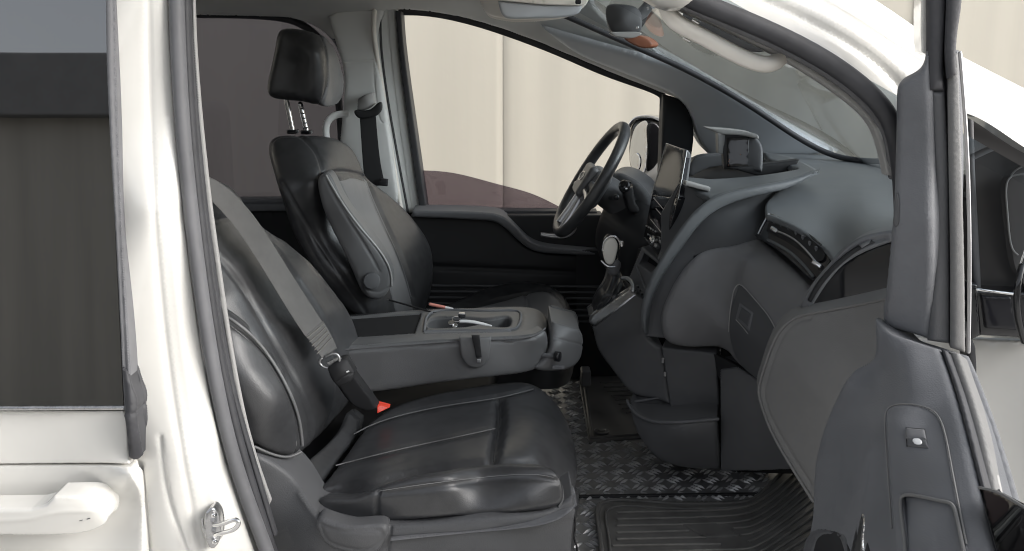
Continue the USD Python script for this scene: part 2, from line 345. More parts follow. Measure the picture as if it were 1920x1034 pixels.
FS = grp('far_side', V)
# roof edge and far windscreen pillar in one lining
add('roof_side_trim', FS, relief(cc((120, -90)) + [(900, -90)] + cc((1095, -60), (1112, 12)) + [(1150, 50), (1215, 84), (1290, 124), (1420, 200)] + cc((1572, 286), (1540, 315)) + [(1430, 306)] + cc((1340, 300)) + [(1306, 262), (1296, 215), (1275, 190)] + cc((1246, 178)) + [(1150, 140), (1060, 102), (960, 63), (870, 36), (800, 23)] + cc((748, 19), (712, 25), (690, 26)) + [(668, 34)] + cc((652, 150)) + [(634, 100), (612, 68), (572, 44), (520, 34)] + cc((365, 30), (120, 29)),
    [(120, -60, 2.9), (120, 18, 3.12), (600, -60, 2.88), (600, 30, 3.12), (900, -60, 2.92), (900, 30, 3.13), (1100, 20, 3.0), (1050, 95, 3.13), (1200, 105, 3.02), (1200, 150, 3.12), (1420, 210, 3.03), (1330, 240, 3.14), (1560, 285, 3.05), (1400, 300, 3.1)], edge=(.012, .012), back=(0, .06, 0),
    grooves=[([(365, 30 - 8), (640, 36 - 6), (705, 34 - 8)], .004, .002)]), 'headliner')
add('pillar_cover', FS, relief(cc((1010, 52)) + [(1120, 84), (1200, 106)] + cc((1285, 128)) + [(1420, 206)] + cc((1562, 289), (1436, 304)) + cc((1330, 296)) + [(1303, 250), (1288, 206)] + cc((1252, 176)) + [(1150, 134), (1080, 104)],
    [(1010, 52, 3.06), (1200, 112, 2.985), (1200, 150, 3.09), (1420, 212, 2.99), (1330, 240, 3.1), (1556, 289, 3.0), (1400, 298, 3.06)], edge=(.02, .014), back=(0, .04, 0)), 'pillar_trim', label='blue grey cover of the far windscreen pillar')
# far rear window
pane = relief(cc((120, 18), (366, 18)) + cc((700, 34), (720, 385), (120, 392)), 3.24, sheet=True, step=30, edge=(0, 0))
rw = grp('rear_side_window', FS)
add('pane', rw, pane, 'tint_purple')
add('gasket', rw, ptube([(120, 27, 3.19), (366, 27, 3.19), (520, 33, 3.19), (568, 48, 3.19), (606, 82, 3.19), (628, 140, 3.19), (640, 260, 3.19), (645, 392, 3.19)], .017, .012), 'rubber')
add('sill', rw, relief(cc((120, 376), (660, 372), (660, 396), (120, 400)), 3.16, edge=(.006, .006), back=(0, .05, 0), grooves=[([(120, 386), (660, 382)], .004, .005)]), 'rubber_grey')
add('lower_wall', FS, relief(cc((-300, 398), (790, 392), (790, 700), (-300, 740)), 3.18, step=25, back=(0, .05, 0)), 'black')
# far centre pillar with belt
fp = grp('centre_pillar', FS)
add('pillar_trim', fp, relief(cc((615, 30)) + [(650, 14)] + cc((722, 10)) + [(706, 80), (719, 180), (738, 310)] + cc((752, 402), (640, 402)) + [(634, 300), (644, 150), (632, 90)],
    [(615, 44, 3.1), (702, 26, 3.1), (752, 400, 3.08), (640, 400, 3.1), (680, 200, 3.06), (665, 330, 3.05)], edge=(.014, .012), back=(0, .08, 0), grooves=[([(640, 118), (700, 112)], .004, .004), ([(726, 230), (716, 230), (700, 120)], .003, .002)]), 'trim_grey')
add('door_seal', fp, ptube([(702, 22, 3.09), (701, 60, 3.09), (712, 140, 3.09), (728, 250, 3.09), (752, 395, 3.08)], .0095, .008), 'cream')
add('beaded_edge', fp, ptube([(713, 24, 3.11), (715, 90, 3.11), (731, 210, 3.11), (765, 398, 3.1)], .004), 'rubber')
bg = grp('far_belt', V)
add('guide', bg, relief(cc((669, 184)) + [(684, 176)] + cc((701, 170), (705, 192)) + [(690, 204)] + cc((668, 206)), [(669, 184, 3.0), (700, 180, 3.0), (690, 204, 2.98), (690, 186, 2.985)], edge=(.012, .01), back=(0, .04, 0)), 'plastic_light')
add('loop', bg, relief([(664, 208), (690, 207), (712, 192), (715, 204), (705, 218), (690, 222), (670, 221)], 2.97, edge=(.008, .006), back=(0, .02, 0)), 'black')
add('strap', bg, relief(cc((674, 214), (704, 212)) + [(708, 260), (714, 310)] + cc((722, 348), (684, 350)) + [(679, 290)], 2.99, edge=(.002, .001), back=(0, .003, 0)), 'belt_dark')
add('catch', bg, relief(cc((712, 335), (727, 337), (726, 350), (711, 349)), 2.97, edge=(.004, .004), back=(0, .01, 0)), 'black')
add('grab_handle', FS, ptube([(650, 214, 3.02), (628, 217, 3.0), (613, 232, 2.99), (613, 262, 2.99), (620, 282, 3.0)], .0085, .011), 'trim_grey')
# far front door
fd = grp('far_front_door', V)
add('frame', fd, relief(cc((700, 12), (742, 12)) + [(746, 80), (765, 230)] + cc((789, 400), (745, 400)) + [(722, 260), (704, 100)], 3.14, edge=(.012, .012), back=(0, .07, 0), grooves=[([(727, 26), (732, 100), (752, 260), (772, 394)], .003, .003)]), 'trim_grey')
add('glass_channel', fd, relief(cc((741, 20), (752, 22)) + [(756, 80), (776, 230)] + cc((800, 398), (787, 398)) + [(764, 230), (746, 80)], 3.13, edge=(.006, .006), back=(0, .09, 0)), 'rubber')
add('upper_channel', fd, ptube([(750, 22, 3.2), (800, 24, 3.2), (870, 37, 3.2), (960, 65, 3.2), (1060, 104, 3.2), (1150, 142, 3.2), (1238, 176, 3.2), (1244, 190, 3.2), (1246, 270, 3.2), (1240, 330, 3.2)], .006, .012), 'rubber')
add('window_pane', fd, relief(cc((786, 320)) + [(850, 325), (930, 345), (1000, 365)] + cc((1066, 398), (795, 402)), 3.2, edge=(.002, .002), back=(0, .004, 0)), 'tint_lower', label='tinted window glass lowered almost fully, with curved top edge')
add('sail_panel', fd, relief(cc((1244, 178)) + [(1270, 185), (1290, 205), (1300, 235), (1300, 270)] + cc((1290, 330), (1238, 360)), 3.15, edge=(.012, .008), back=(0, .07, 0)), 'black')
add('window_sill', fd, relief(cc((790, 394), (1120, 397), (1120, 415), (940, 412), (770, 408)), 3.12, edge=(.006, .005), back=(0, .06, 0)), 'rubber')
add('top_rail', fd, relief(cc((772, 396)) + [(860, 397), (915, 400), (945, 408), (975, 436), (1005, 459)] + cc((1060, 468), (1120, 472), (1120, 482)) + [(1050, 478), (1000, 471), (965, 446), (935, 421), (900, 414)] + cc((772, 408)), [(772, 400, 3.02), (900, 405, 3.0), (1000, 465, 3.0), (1120, 478, 3.02)], edge=(.01, .01), back=(0, .12, 0)), 'plastic_mid')
add('door_panel', fd, relief(cc((770, 404)) + [(900, 410), (940, 420), (970, 448), (1005, 470)] + cc((1130, 480), (1230, 480), (1230, 620), (760, 620)), [(770, 404, 3.06), (1130, 480, 3.06), (1000, 560, 3.03), (800, 560, 3.03), (1130, 620, 3.06)], edge=(.01, .01), back=(0, .1, 0), grooves=[([(800, 500), (1000, 508), (1120, 512)], .008, .008)]), 'door_black')
add('upper_panel', fd, relief(cc((925, 404), (1130, 404), (1130, 476)) + [(1010, 460), (975, 434)], 3.08, edge=(.006, .006), back=(0, .08, 0)), 'door_black')
add('door_handle', fd, relief(cc((1014, 438)) + [(1040, 441), (1060, 436), (1072, 424)] + cc((1084, 421)) + [(1078, 436), (1064, 446), (1040, 448)] + cc((1014, 444)), 2.99, edge=(.005, .005), back=(0, .02, 0)), 'silver')
# far wing mirror
fm = grp('wing_mirror', V, 'far wing mirror with bright shell, seen beyond the steering wheel')
YM = 3.36
add('shell', fm, relief([(1176, 262), (1178, 240), (1188, 224), (1206, 219), (1228, 222), (1242, 228), (1246, 280), (1236, 318), (1210, 336), (1196, 334), (1180, 318), (1175, 290)], [(1176, 262, YM + .07), (1246, 262, YM - .01), (1210, 336, YM + .03)], edge=(.03, .025), back=(.03, .1, 0)), 'gloss_black')
add('upper_edge', fm, ptube([(1178, 240, YM + .075), (1188, 225, YM + .06), (1206, 220, YM + .04), (1230, 223, YM + .015), (1244, 232, YM)], .007), 'chrome')
add('mirror_glass', fm, relief([(1184, 262), (1192, 238), (1204, 228), (1212, 228), (1213, 280), (1206, 326), (1196, 328), (1184, 312), (1181, 290)], [(1184, 262, YM + .052), (1212, 228, YM - .020), (1206, 326, YM - .006)], edge=(.001, .001), back=(0, .01, 0)), 'mirror')
add('blind_spot_glass', fm, relief([(1183, 300), (1190, 287), (1198, 292), (1200, 306), (1195, 320), (1187, 318)], [(1183, 300, YM + .048), (1200, 290, YM + .004), (1195, 320, YM + .016)], edge=(.001, .001), back=(0, .006, 0)), 'mirror')
add('indicator_frame', fm, relief([(1216, 232), (1234, 236), (1236, 300), (1214, 322), (1214, 280)], YM - .03, edge=(.006, .006), back=(0, .02, 0)), 'gloss_black')
add('mirror_foot', fm, relief([(1200, 335), (1216, 318), (1246, 300), (1250, 340), (1236, 372), (1222, 385), (1212, 350)], YM + .0, edge=(.02, .015), back=(0, .06, 0)), 'white_paint')

# ------------------------------------------------------------------ windscreen, near windscreen pillar, roof fittings
def wsp(a, s):
    """a: 0 far .. 1 near, s: 0 header .. 1 cowl; the pane bulges forward in the middle."""
    y = 3.1 - a * 1.58; b = .02 * (1 - (2 * a - 1) ** 2)
    return np.array([.24 + .055 * a + .83 * s + b * (.5 + .5 * s), y, 1.648 - .442 * s])
g = np.array([[wsp(a, s) for a in np.linspace(0, 1, 24)] for s in np.linspace(-.1, 1.05, 16)])
i = np.arange(16 * 24).reshape(16, 24); a, b, c, d = i[:-1, :-1].ravel(), i[:-1, 1:].ravel(), i[1:, 1:].ravel(), i[1:, :-1].ravel()
ws = grp('windscreen', V)
add('pane', ws, (g.reshape(-1, 3), np.vstack([np.c_[a, b, c], np.c_[a, c, d]])), 'windshield')
add('edge_seal', ws, ptube([(1060, 30, 2.90), (1110, 52, 2.90), (1200, 92, 2.90), (1285, 131, 2.90), (1420, 208, 2.90), (1562, 291, 2.90), (1680, 302, 2.76)], .0085), 'rubber')
add('cowl_seal', ws, tube(np.array([wsp(a, 1.0) for a in np.linspace(0, 1, 24)]) + [-.005, 0, .006], .006), 'rubber')
hd = grp('header_trim', V)
add('trim', hd, rbox((.22, 1.6, .05), .02, at=(.12, 2.36, 1.752), R=basis((1, 0, -.22), (0, 1, 0))), 'headliner')
np_ = grp('near_windscreen_pillar', V)
YA = 1.56
LO, MI, UPP = [(1285, 8), (1400, 44), (1520, 96), (1600, 146), (1674, 222), (1720, 208), (1815, 214), (1920, 276), (2030, 330)], [(1300, -40), (1450, 8), (1560, 62), (1640, 112), (1700, 160), (1760, 160), (1830, 176), (1920, 228), (2030, 290)], [(1400, -120), (1560, -44), (1640, 0), (1680, 30), (1726, 58), (1760, 82), (1800, 104), (1920, 166), (2030, 225)]
PA = Depth([(a, b, 1.54) for a, b in LO] + [(a, b, 1.555) for a, b in MI] + [(a, b, 1.615) for a, b in UPP], .002)
add('outer_panel', np_, relief(cc((1200, -120), (1400, -120), (1540, -56)) + [(1640, 0), (1726, 58), (1800, 104), (1920, 166)] + cc((2030, 225), (2030, 330)) + [(1920, 276), (1815, 214), (1720, 214)] + cc((1678, 236)) + [(1655, 194), (1600, 146), (1520, 96), (1400, 40), (1270, -14)] + cc((1200, -50)), PA, edge=(0, 0), step=5, back=(.0, .05, 0),
    grooves=[([(1320, -60), (1430, -6), (1540, 48), (1640, 110), (1690, 160)], .010, .009), ([(1440, -60), (1560, 4), (1650, 60), (1730, 112), (1800, 150), (1920, 214)], .005, -.004)]), 'white_paint')
add('door_seal', np_, ptube([(1190, -54, 1.51), (1270, -13, 1.51), (1400, 41, 1.51), (1520, 98, 1.51), (1600, 150, 1.51), (1650, 197, 1.51), (1676, 245, 1.52), (1690, 330, 1.56), (1694, 420, 1.58)], 0.0135, .0150, seg=16), 'rubber')
add('seal_lip', np_, ptube([(1190, -36, 1.55), (1265, 2, 1.55), (1400, 60, 1.55), (1520, 118, 1.55), (1594, 168, 1.55), (1640, 214, 1.55), (1664, 256, 1.56), (1674, 330, 1.58)], .006, .008), 'rubber_grey')
add('inner_trim', np_, relief(cc((1180, -40)) + [(1262, 4), (1400, 66), (1520, 126), (1594, 176), (1640, 220)] + cc((1672, 290), (1680, 330), (1664, 330)) + [(1650, 270), (1628, 226), (1576, 180), (1506, 133), (1400, 76), (1258, 13)] + cc((1160, -22)), 1.57, edge=(.005, .005), back=(0, .02, 0)), 'plastic_light')
gh = grp('assist_grip', V, 'cream assist grip on the near windscreen pillar')
add('grip', gh, ptube([(1240, -30, 1.61), (1249, 12, 1.58), (1264, 38, 1.57), (1300, 60, 1.57), (1360, 92, 1.57), (1412, 116, 1.57), (1446, 120, 1.57), (1464, 108, 1.59), (1468, 94, 1.62)], .0130, .0150, seg=16), 'cream')
add('mount', gh, relief([(1262, 12), (1290, 22), (1380, 62), (1440, 92), (1425, 98), (1350, 72), (1290, 44), (1266, 28)], 1.73, edge=(.005, .005), back=(0, .03, 0)), 'plastic')
add('mount_cover', gh, relief([(1240, -20), (1262, -14), (1282, 12), (1276, 40), (1256, 40), (1244, 20)], 1.71, edge=(.01, .01), back=(0, .03, 0)), 'cream')
for q in ((1305, 40), (1288, 74)): add('clip', gh, rbox((.014, .01, .006), .002, at=P(q[0], q[1], y=1.67), R=basis((1, 0, -.5), (0, 1, 0))), 'chrome')
oc = grp('overhead_console', V)
YO = 2.42
add('housing', oc, relief(cc((893, -60)) + [(898, 5), (910, 28), (930, 35), (965, 40), (1040, 36), (1080, 28), (1104, 8)] + cc((1116, -60)), [(893, 0, YO + .03), (1000, 0, YO - .02), (1000, 40, YO + .06), (1110, 0, YO + .04)], edge=(.015, .012), back=(0, .25, .0)), 'cream')
add('lamp_lens', oc, relief(cc((934, 2), (1020, 10), (1092, 8)) + [(1086, 24), (1040, 33), (970, 35), (944, 30)], YO - .025, edge=(.008, .006), back=(0, .03, 0)), 'pillar_trim', label='grey lower face of the overhead console')
add('switch_strip', oc, relief(cc((930, -12), (1105, -4)) + [(1098, 8)] + cc((1085, 11), (1020, 9), (934, 1)), YO - .032, edge=(.004, .004), back=(0, .02, 0), grooves=[([(1000, -8), (998, 6)], .002, .002), ([(1020, -8), (1018, 8)], .002, .002)]), 'cream')
add('lamp_button', oc, rbox((.014, .008, .01), .003, at=P(1084, 4, y=YO - .045)), 'black')
rm = grp('rear_view_mirror', V)
YR = 2.36
add('housing', rm, relief([(1132, 26), (1136, 10), (1160, 6), (1192, 12), (1205, 30), (1203, 60), (1190, 70), (1160, 69), (1144, 62), (1136, 46)], [(1132, 26, YR + .02), (1200, 30, YR), (1165, 68, YR + .01), (1165, 40, YR - .01)], edge=(.012, .01), back=(.02, .2, 0)), 'plastic')
add('mirror_edge', rm, relief([(1144, 62), (1165, 60), (1192, 60), (1203, 63), (1190, 71), (1168, 71), (1152, 68)], YR - .012, edge=(.004, .003), back=(0, .02, 0)), 'plastic_light')
add('stalk', rm, ptube([(1196, 40, YR + .05), (1210, 22, YR + .08), (1226, 4, YR + .12), (1236, -20, YR + .16)], .014, .02), 'black')
add('toggle', rm, rbox((.008, .006, .006), .002, at=P(1195, 52, y=YR - .012)), 'chrome')
add('sensor_reflection', ws, relief([(1170, 70), (1188, 66), (1212, 72), (1224, 84), (1216, 90), (1196, 88)], 2.56, edge=(.006, .006), back=(.02, .03, 0)), 'amber', label='brown patch drawing the sensor reflection behind the rear view mirror')  # sensor reflection in the glass, built as a small brown solid
add('label_slot', ws, relief([(1634, 242), (1660, 239), (1680, 242), (1680, 250), (1650, 251), (1636, 249)], 1.86, edge=(.002, .002), back=(0, .004, 0)), 'rubber_grey')

for k in range(7): add('panel_rib', fd, ptube([(800, 536 + 11 * k, 3.02), (960, 537 + 11 * k, 3.015), (1150, 538 + 11 * k, 3.02)], .0035, .004, seg=8), 'plastic')
# ------------------------------------------------------------------ near side: sliding door, centre pillar, seals
sd = grp('sliding_door', V, 'white sliding rear door with dark window at the left')
LEAN = [(0, 0, 1.506), (300, 0, 1.506), (0, 400, 1.476), (300, 400, 1.476), (0, 770, 1.45), (300, 770, 1.45)]
add('window_pane', sd, relief(cc((-420, -160), (201, -160), (203, 100), (214, 400), (232, 771), (-420, 771)), LEAN, sheet=True, step=30, edge=(0, 0)), 'tint_dark')
add('window_backing', sd, relief(cc((-420, -160), (201, -160), (203, 100), (214, 400), (232, 780), (-420, 780)), [(a, b, c + .05) for a, b, c in LEAN], step=40, edge=(0, 0), back=(0, .004, 0)), 'black')
add('window_frame', sd, relief(cc((196, -160), (216, -160)) + [(214, 60), (219, 250), (229, 470)] + cc((247, 772), (231, 772)) + [(212, 400), (198, 120)], [(a, b, c - .006) for a, b, c in LEAN], edge=(.006, .006), back=(0, .05, 0), grooves=[([(210, -150), (211, 100), (221, 400), (238, 760)], .003, .004)]), 'rubber_grey')
add('edge_seal', sd, relief(cc((233, 690)) + [(244, 698), (252, 722), (262, 748), (262, 776)] + cc((272, 855)) + [(258, 866)] + cc((246, 863), (237, 783)) + [(240, 760)], [(233, 690, 1.44), (262, 750, 1.44), (237, 860, 1.43), (272, 855, 1.45), (250, 800, 1.425)], edge=(.009, .009), back=(0, .04, 0), grooves=[([(237, 782), (250, 776), (262, 772)], .003, .003)]), 'rubber')
SK = [(-200, 770, 1.452), (230, 770, 1.452), (-200, 872, 1.44), (240, 872, 1.44), (-200, 893, 1.425), (240, 893, 1.425), (-200, 925, 1.474), (240, 925, 1.462), (-200, 985, 1.474), (262, 985, 1.455), (-200, 1120, 1.42), (268, 1120, 1.42)]
add('belt_panel', sd, relief(cc((-420, 772), (230, 769), (237, 782), (241, 869), (-420, 875)), SK, edge=(.004, .004), back=(0, .03, 0)), 'white_paint')
add('belt_strip', sd, relief(cc((-420, 765), (233, 763), (234, 770), (-420, 774)), 1.446, edge=(.003, .003), back=(0, .03, 0)), 'steel')
add('outer_skin', sd, relief(cc((-420, 878), (242, 873)) + [(250, 896), (262, 920)] + cc((268, 980), (266, 1160), (-420, 1160)), SK, edge=(.005, .005), back=(0, .03, 0)), 'white_paint')
YH = 1.405
add('pull_handle', sd, relief(cc((-200, 958), (58, 956)) + [(84, 948)] + cc((100, 932)) + [(140, 930), (184, 929), (201, 938), (206, 962), (200, 982), (182, 993), (150, 1002)] + cc((20, 1005), (-200, 1007)), [(-200, 930, 1.412), (200, 930, 1.422), (-200, 966, 1.395), (180, 962, 1.402), (-200, 1006, 1.418), (180, 1000, 1.425)], step=5, edge=(.006, .006), back=(0, .045, 0), grooves=[([(-190, 972), (60, 972), (100, 962), (196, 958)], .004, -.0015)]), 'white_paint', label='white pull handle with a small scratch')
for q in ((152, 976), (166, 973)): add('scratch', sd, rbox((.006, .0015, .0012), .0004, at=P(q[0], q[1], y=YH - .004), R=basis((1, 0, .3), (0, 1, 0))), 'plastic')
bp = grp('centre_pillar', V, 'white centre pillar with door striker between the two near doors')
BP = [(200, -80, 1.52), (240, -80, 1.505), (285, -80, 1.505), (318, -80, 1.54), (210, 400, 1.495), (250, 400, 1.48), (300, 400, 1.478), (345, 400, 1.52), (250, 860, 1.475), (295, 860, 1.46), (355, 860, 1.46), (425, 860, 1.515), (262, 1100, 1.475), (310, 1100, 1.455), (390, 1100, 1.46), (500, 1100, 1.515)]
BP = Depth(BP, .0008)
add('pillar_skin', bp, relief(cc((202, -120), (318, -120)) + [(318, 0), (328, 200), (350, 430), (385, 690), (430, 880)] + cc((480, 1034), (510, 1130), (258, 1130)) + [(256, 960), (250, 870), (240, 740), (224, 560), (212, 250), (204, 40)], BP, step=6, edge=(.006, .006), back=(0, .05, 0),
    grooves=[([(277, -110), (280, 100), (290, 400), (318, 700), (350, 900), (392, 1110)], .005, .004), ([(300, -110), (304, 150), (320, 420), (352, 720), (400, 940)], .006, -.002), ([(300, 820), (318, 940), (350, 1034), (372, 1110)], .004, .004), ([(264, 876), (274, 960), (284, 1110)], .004, .004)]), 'white_paint')
add('outer_seal', bp, ptube([(329, -120, 1.53), (331, 0, 1.53), (340, 200, 1.525), (362, 430, 1.52), (400, 690, 1.515), (445, 880, 1.515), (500, 1034, 1.515), (530, 1120, 1.515)], .0118, .014), 'rubber_grey')
add('inner_seal', bp, ptube([(347, -120, 1.545), (349, 0, 1.545), (357, 200, 1.54), (380, 440, 1.535), (419, 700, 1.53), (464, 880, 1.53), (512, 1034, 1.53), (540, 1120, 1.53)], .0075, .010), 'rubber')
add('seal_lip', bp, ptube([(357, -120, 1.56), (358, 0, 1.56), (367, 200, 1.555), (390, 440, 1.55), (428, 690, 1.545), (470, 850, 1.545), (515, 1000, 1.545)], .005, .008), 'rubber')
add('edge_strip', bp, relief(cc((361, -120), (366, -120)) + [(366, 60), (389, 330), (410, 490), (459, 780)] + cc((508, 940), (503, 951)) + [(452, 780), (402, 490), (381, 330), (361, 60)], 1.553, edge=(.002, .002), back=(0, .006, 0)), 'plastic_light', label='pale edge strip inside the centre pillar')
add('inner_trim', bp, relief(cc((250, -120), (366, -120)) + [(360, 60), (380, 330), (396, 480), (424, 640)] + cc((444, 760), (330, 760)), 1.64, edge=(0, 0), back=(0, .002, 0), step=20), 'trim_grey')
YS = 1.447
stx = grp('door_striker', V, 'chromed door striker on the centre pillar')
add('striker_plate', stx, relief([(386, 968), (392, 958), (400, 953), (410, 962), (415, 985), (414, 1010), (406, 1026), (397, 1030), (389, 1018), (385, 1000)], [(386, 968, YS), (415, 985, YS + .012), (397, 1030, YS + .004)], edge=(.004, .004), back=(0, .02, 0)), 'steel')
for q in ((401, 967), (403, 1016)): add('screw', stx, disc(P(q[0], q[1], y=YS + .002), (-.4, -1, .2), .0045, .006, seg=6), 'chrome')
add('striker_loop', stx, ptube([(402, 985, YS), (420, 982, YS - .012), (440, 975, YS - .02), (447, 980, YS - .022), (440, 992, YS - .02), (420, 999, YS - .012), (404, 1003, YS)], .0038, step=4), 'chrome')
add('bracket', stx, ptube([(379, 975, YS + .006), (384, 1000, YS + .006), (394, 1024, YS + .006)], .002), 'steel')

# ------------------------------------------------------------------ front passenger seat
ps = grp('passenger_seat', V, 'nearer black leather front seat with its belt hanging across')
BK = Depth([(330, 330, 1.72), (330, 600, 1.66), (330, 830, 1.64), (420, 345, 1.80), (480, 395, 2.02), (540, 450, 2.10), (470, 480, 1.83), (420, 560, 1.74), (530, 560, 1.86), (600, 640, 1.92), (590, 740, 1.84), (560, 840, 1.72), (580, 470, 2.08), (640, 560, 2.12), (676, 640, 2.14), (682, 710, 2.14), (655, 765, 2.08), (610, 810, 1.92), (470, 640, 1.73), (520, 720, 1.75), (620, 590, 1.99), (560, 520, 1.95)], .0006)
add('backrest', ps, relief(cc((330, 345)) + [(390, 332), (430, 340), (462, 366), (487, 408), (540, 446), (595, 494), (640, 552), (670, 604), (682, 655), (680, 705), (664, 752), (634, 795), (590, 838), (548, 868), (470, 862), (400, 850)] + cc((330, 840)), BK, step=6, edge=(.035, .028), back=(-.09, .03, 0),
    grooves=[([(452, 362), (484, 415), (540, 500), (600, 590), (628, 660), (634, 730), (612, 800)], .007, .006), ([(398, 470), (440, 520), (490, 600), (540, 690), (575, 760), (585, 820)], .006, .005), ([(398, 416), (440, 408), (487, 411)], .005, .005), ([(400, 540), (440, 575), (520, 700)], .02, -.003)]), 'leather')
BB = Depth([(380, 560, 1.66), (430, 600, 1.615), (480, 700, 1.59), (520, 760, 1.60), (470, 830, 1.60), (560, 830, 1.66), (575, 780, 1.68), (520, 660, 1.67), (400, 800, 1.60)], .0004)
bol = cc((380, 560)) + [(428, 598), (470, 624), (510, 668), (545, 724), (568, 780), (574, 825), (566, 850)] + [(540, 860), (500, 852), (470, 838)] + cc((380, 800))
add('side_bolster', ps, relief(bol, BB, step=5, edge=(.02, .018), back=(-.04, .12, 0), grooves=[([(395, 575), (440, 612), (486, 650), (526, 710), (552, 768), (560, 820), (556, 850)], .0035, .004)]), 'leather')
pth = [(430, 597), (470, 628), (508, 674), (540, 730), (560, 784), (567, 835)]
add('piping', ps, ptube(pth, .003, BB, lift=.000), 'leather_grey')
add('stitching', ps, stitches(BB, [(430, 609), (466, 639), (500, 681), (530, 733), (549, 786), (556, 838)], lift=-.002, r=.0006), 'thread', kind='stuff')
add('lower_piping', ps, ptube([(478, 838), (505, 850), (540, 857), (564, 848)], .0025, BB, lift=.0), 'leather_grey')
CU = Depth([(560, 900, 1.62), (650, 800, 'z', .765), (700, 770, 2.02), (760, 745, 'z', .785), (870, 724, 'z', .795), (960, 714, 'z', .80), (1010, 722, 'z', .795), (640, 870, 'z', .775), (800, 810, 'z', .785), (935, 800, 'z', .80), (930, 868, 'z', .808), (700, 915, 'z', .785), (850, 880, 'z', .80), (1020, 800, 'z', .80), (1045, 770, 2.06), (1070, 800, 2.03), (1000, 870, 'z', .79), (1075, 870, 1.84), (1085, 900, 1.80), (1060, 945, 1.72), (1088, 850, 1.93), (900, 985, 1.66), (740, 985, 1.66), (620, 975, 1.66), (1010, 970, 1.68)], .0010)
cush = cc((594, 938)) + [(612, 896), (640, 854), (664, 820), (684, 792), (715, 768), (760, 748), (860, 724), (950, 712), (1000, 716), (1032, 738), (1060, 772), (1080, 815), (1090, 862), (1089, 905), (1080, 936), (1062, 960), (1020, 975), (800, 985), (640, 985), (600, 968)]
add('cushion', ps, relief(cush, CU, step=6, edge=(.03, .02), back=(-.02, .03, -.10),
    grooves=[([(655, 818), (700, 795), (760, 776), (850, 758), (930, 746), (1000, 729)], .007, .008), ([(936, 748), (937, 790), (930, 830), (924, 868)], .010, .016), ([(640, 872), (740, 846), (850, 822), (932, 803)], .007, .006), ([(604, 932), (700, 905), (800, 884), (924, 868), (1000, 868)], .008, .006),
             ([(620, 900), (700, 880), (760, 862)], .006, .002)]), 'leather')
add('cross_seam', ps, ptube([(936, 750), (937, 790), (930, 830), (925, 866)], .0012, CU, lift=-.0125, step=5), 'black')
add('seam_piping', ps, ptube([(664, 814), (700, 796), (760, 777), (850, 759), (930, 747), (1000, 730)], .0016, CU, lift=-.003, step=5), 'leather_soft')  # highlight along this seam put into the paler piping colour
add('seam_piping', ps, ptube([(630, 873), (740, 845), (850, 821), (928, 804)], .0014, CU, lift=-.003, step=5), 'leather_soft')  # second seam, its highlight likewise painted as paler piping
CB = Depth([(600, 950, 1.60), (705, 930, 1.56), (850, 900, 1.555), (900, 880, 1.63), (1000, 880, 1.585), (1045, 895, 1.575), (1057, 930, 1.575), (900, 960, 1.555), (740, 975, 1.56), (620, 975, 1.59), (800, 935, 1.545), (980, 925, 1.55)], .004)
add('cushion_side', ps, relief([(597, 938), (650, 934), (703, 920), (790, 893), (880, 877), (960, 870), (1015, 873), (1044, 886), (1057, 910), (1058, 938), (1030, 955), (900, 966), (740, 980), (640, 980), (600, 966)], CB, step=5, edge=(.012, .010), back=(0, .035, -.012),
    grooves=[([(709, 922), (707, 950), (712, 978)], .004, .005), ([(705, 926), (800, 915), (900, 902), (1000, 897), (1046, 902)], .005, .004)]), 'leather')
add('seam_stitching', ps, stitches(CB, [(712, 921), (800, 908), (900, 896), (1000, 890), (1040, 896)], lift=.0025, r=.0005, gap=.005), 'thread', kind='stuff')
add('cushion_piping', ps, ptube([(1006, 876), (1036, 888), (1051, 908), (1055, 935), (1048, 950)], .0022, CB, lift=-.008), 'leather_grey')
add('front_valance', ps, relief(cc((1040, 950)) + [(1072, 935), (1086, 915), (1088, 940), (1083, 980)] + cc((1078, 1060), (1030, 1060)), [(1040, 950, 1.66), (1086, 915, 1.84), (1083, 980, 1.84), (1030, 1060, 1.66)], edge=(.01, .01), back=(-.1, .1, 0)), 'leather')
add('hanging_cord', ps, ptube([(1074, 962, 1.8), (1079, 985, 1.8), (1077, 1010, 1.79), (1082, 1028, 1.79), (1078, 1060, 1.79)], .0022), 'black')
SB = [(480, 860, 1.60), (560, 900, 1.61), (600, 980, 1.55), (740, 990, 1.54), (1000, 965, 1.545), (1075, 950, 1.58), (1060, 1100, 1.56), (500, 1100, 1.6), (750, 1060, 1.545)]
add('side_cover', ps, relief(cc((478, 852)) + [(510, 868), (548, 895), (572, 930), (600, 968), (650, 982), (742, 986), (900, 972), (1030, 956)] + cc((1076, 930), (1082, 960)) + [(1076, 1000)] + cc((1066, 1160), (470, 1160)), SB, edge=(.01, .008), back=(0, .1, 0), grooves=[([(560, 926), (586, 962), (620, 990), (735, 1002), (900, 988), (1070, 968)], .005, -.002), ([(733, 990), (728, 1030), (715, 1090)], .003, .004)]), 'plastic')
add('gusset', ps, relief(cc((546, 892)) + [(576, 864), (612, 832), (642, 800)] + cc((656, 772), (676, 786)) + [(668, 818), (640, 856), (612, 900)] + cc((596, 940), (566, 916)), [(546, 892, 1.67), (596, 940, 1.655), (642, 800, 1.92), (656, 772, 1.98), (676, 786, 2.0), (640, 856, 1.80), (612, 900, 1.71), (600, 860, 1.76)], step=5, edge=(.012, .010), back=(0, .08, -.02)), 'leather')
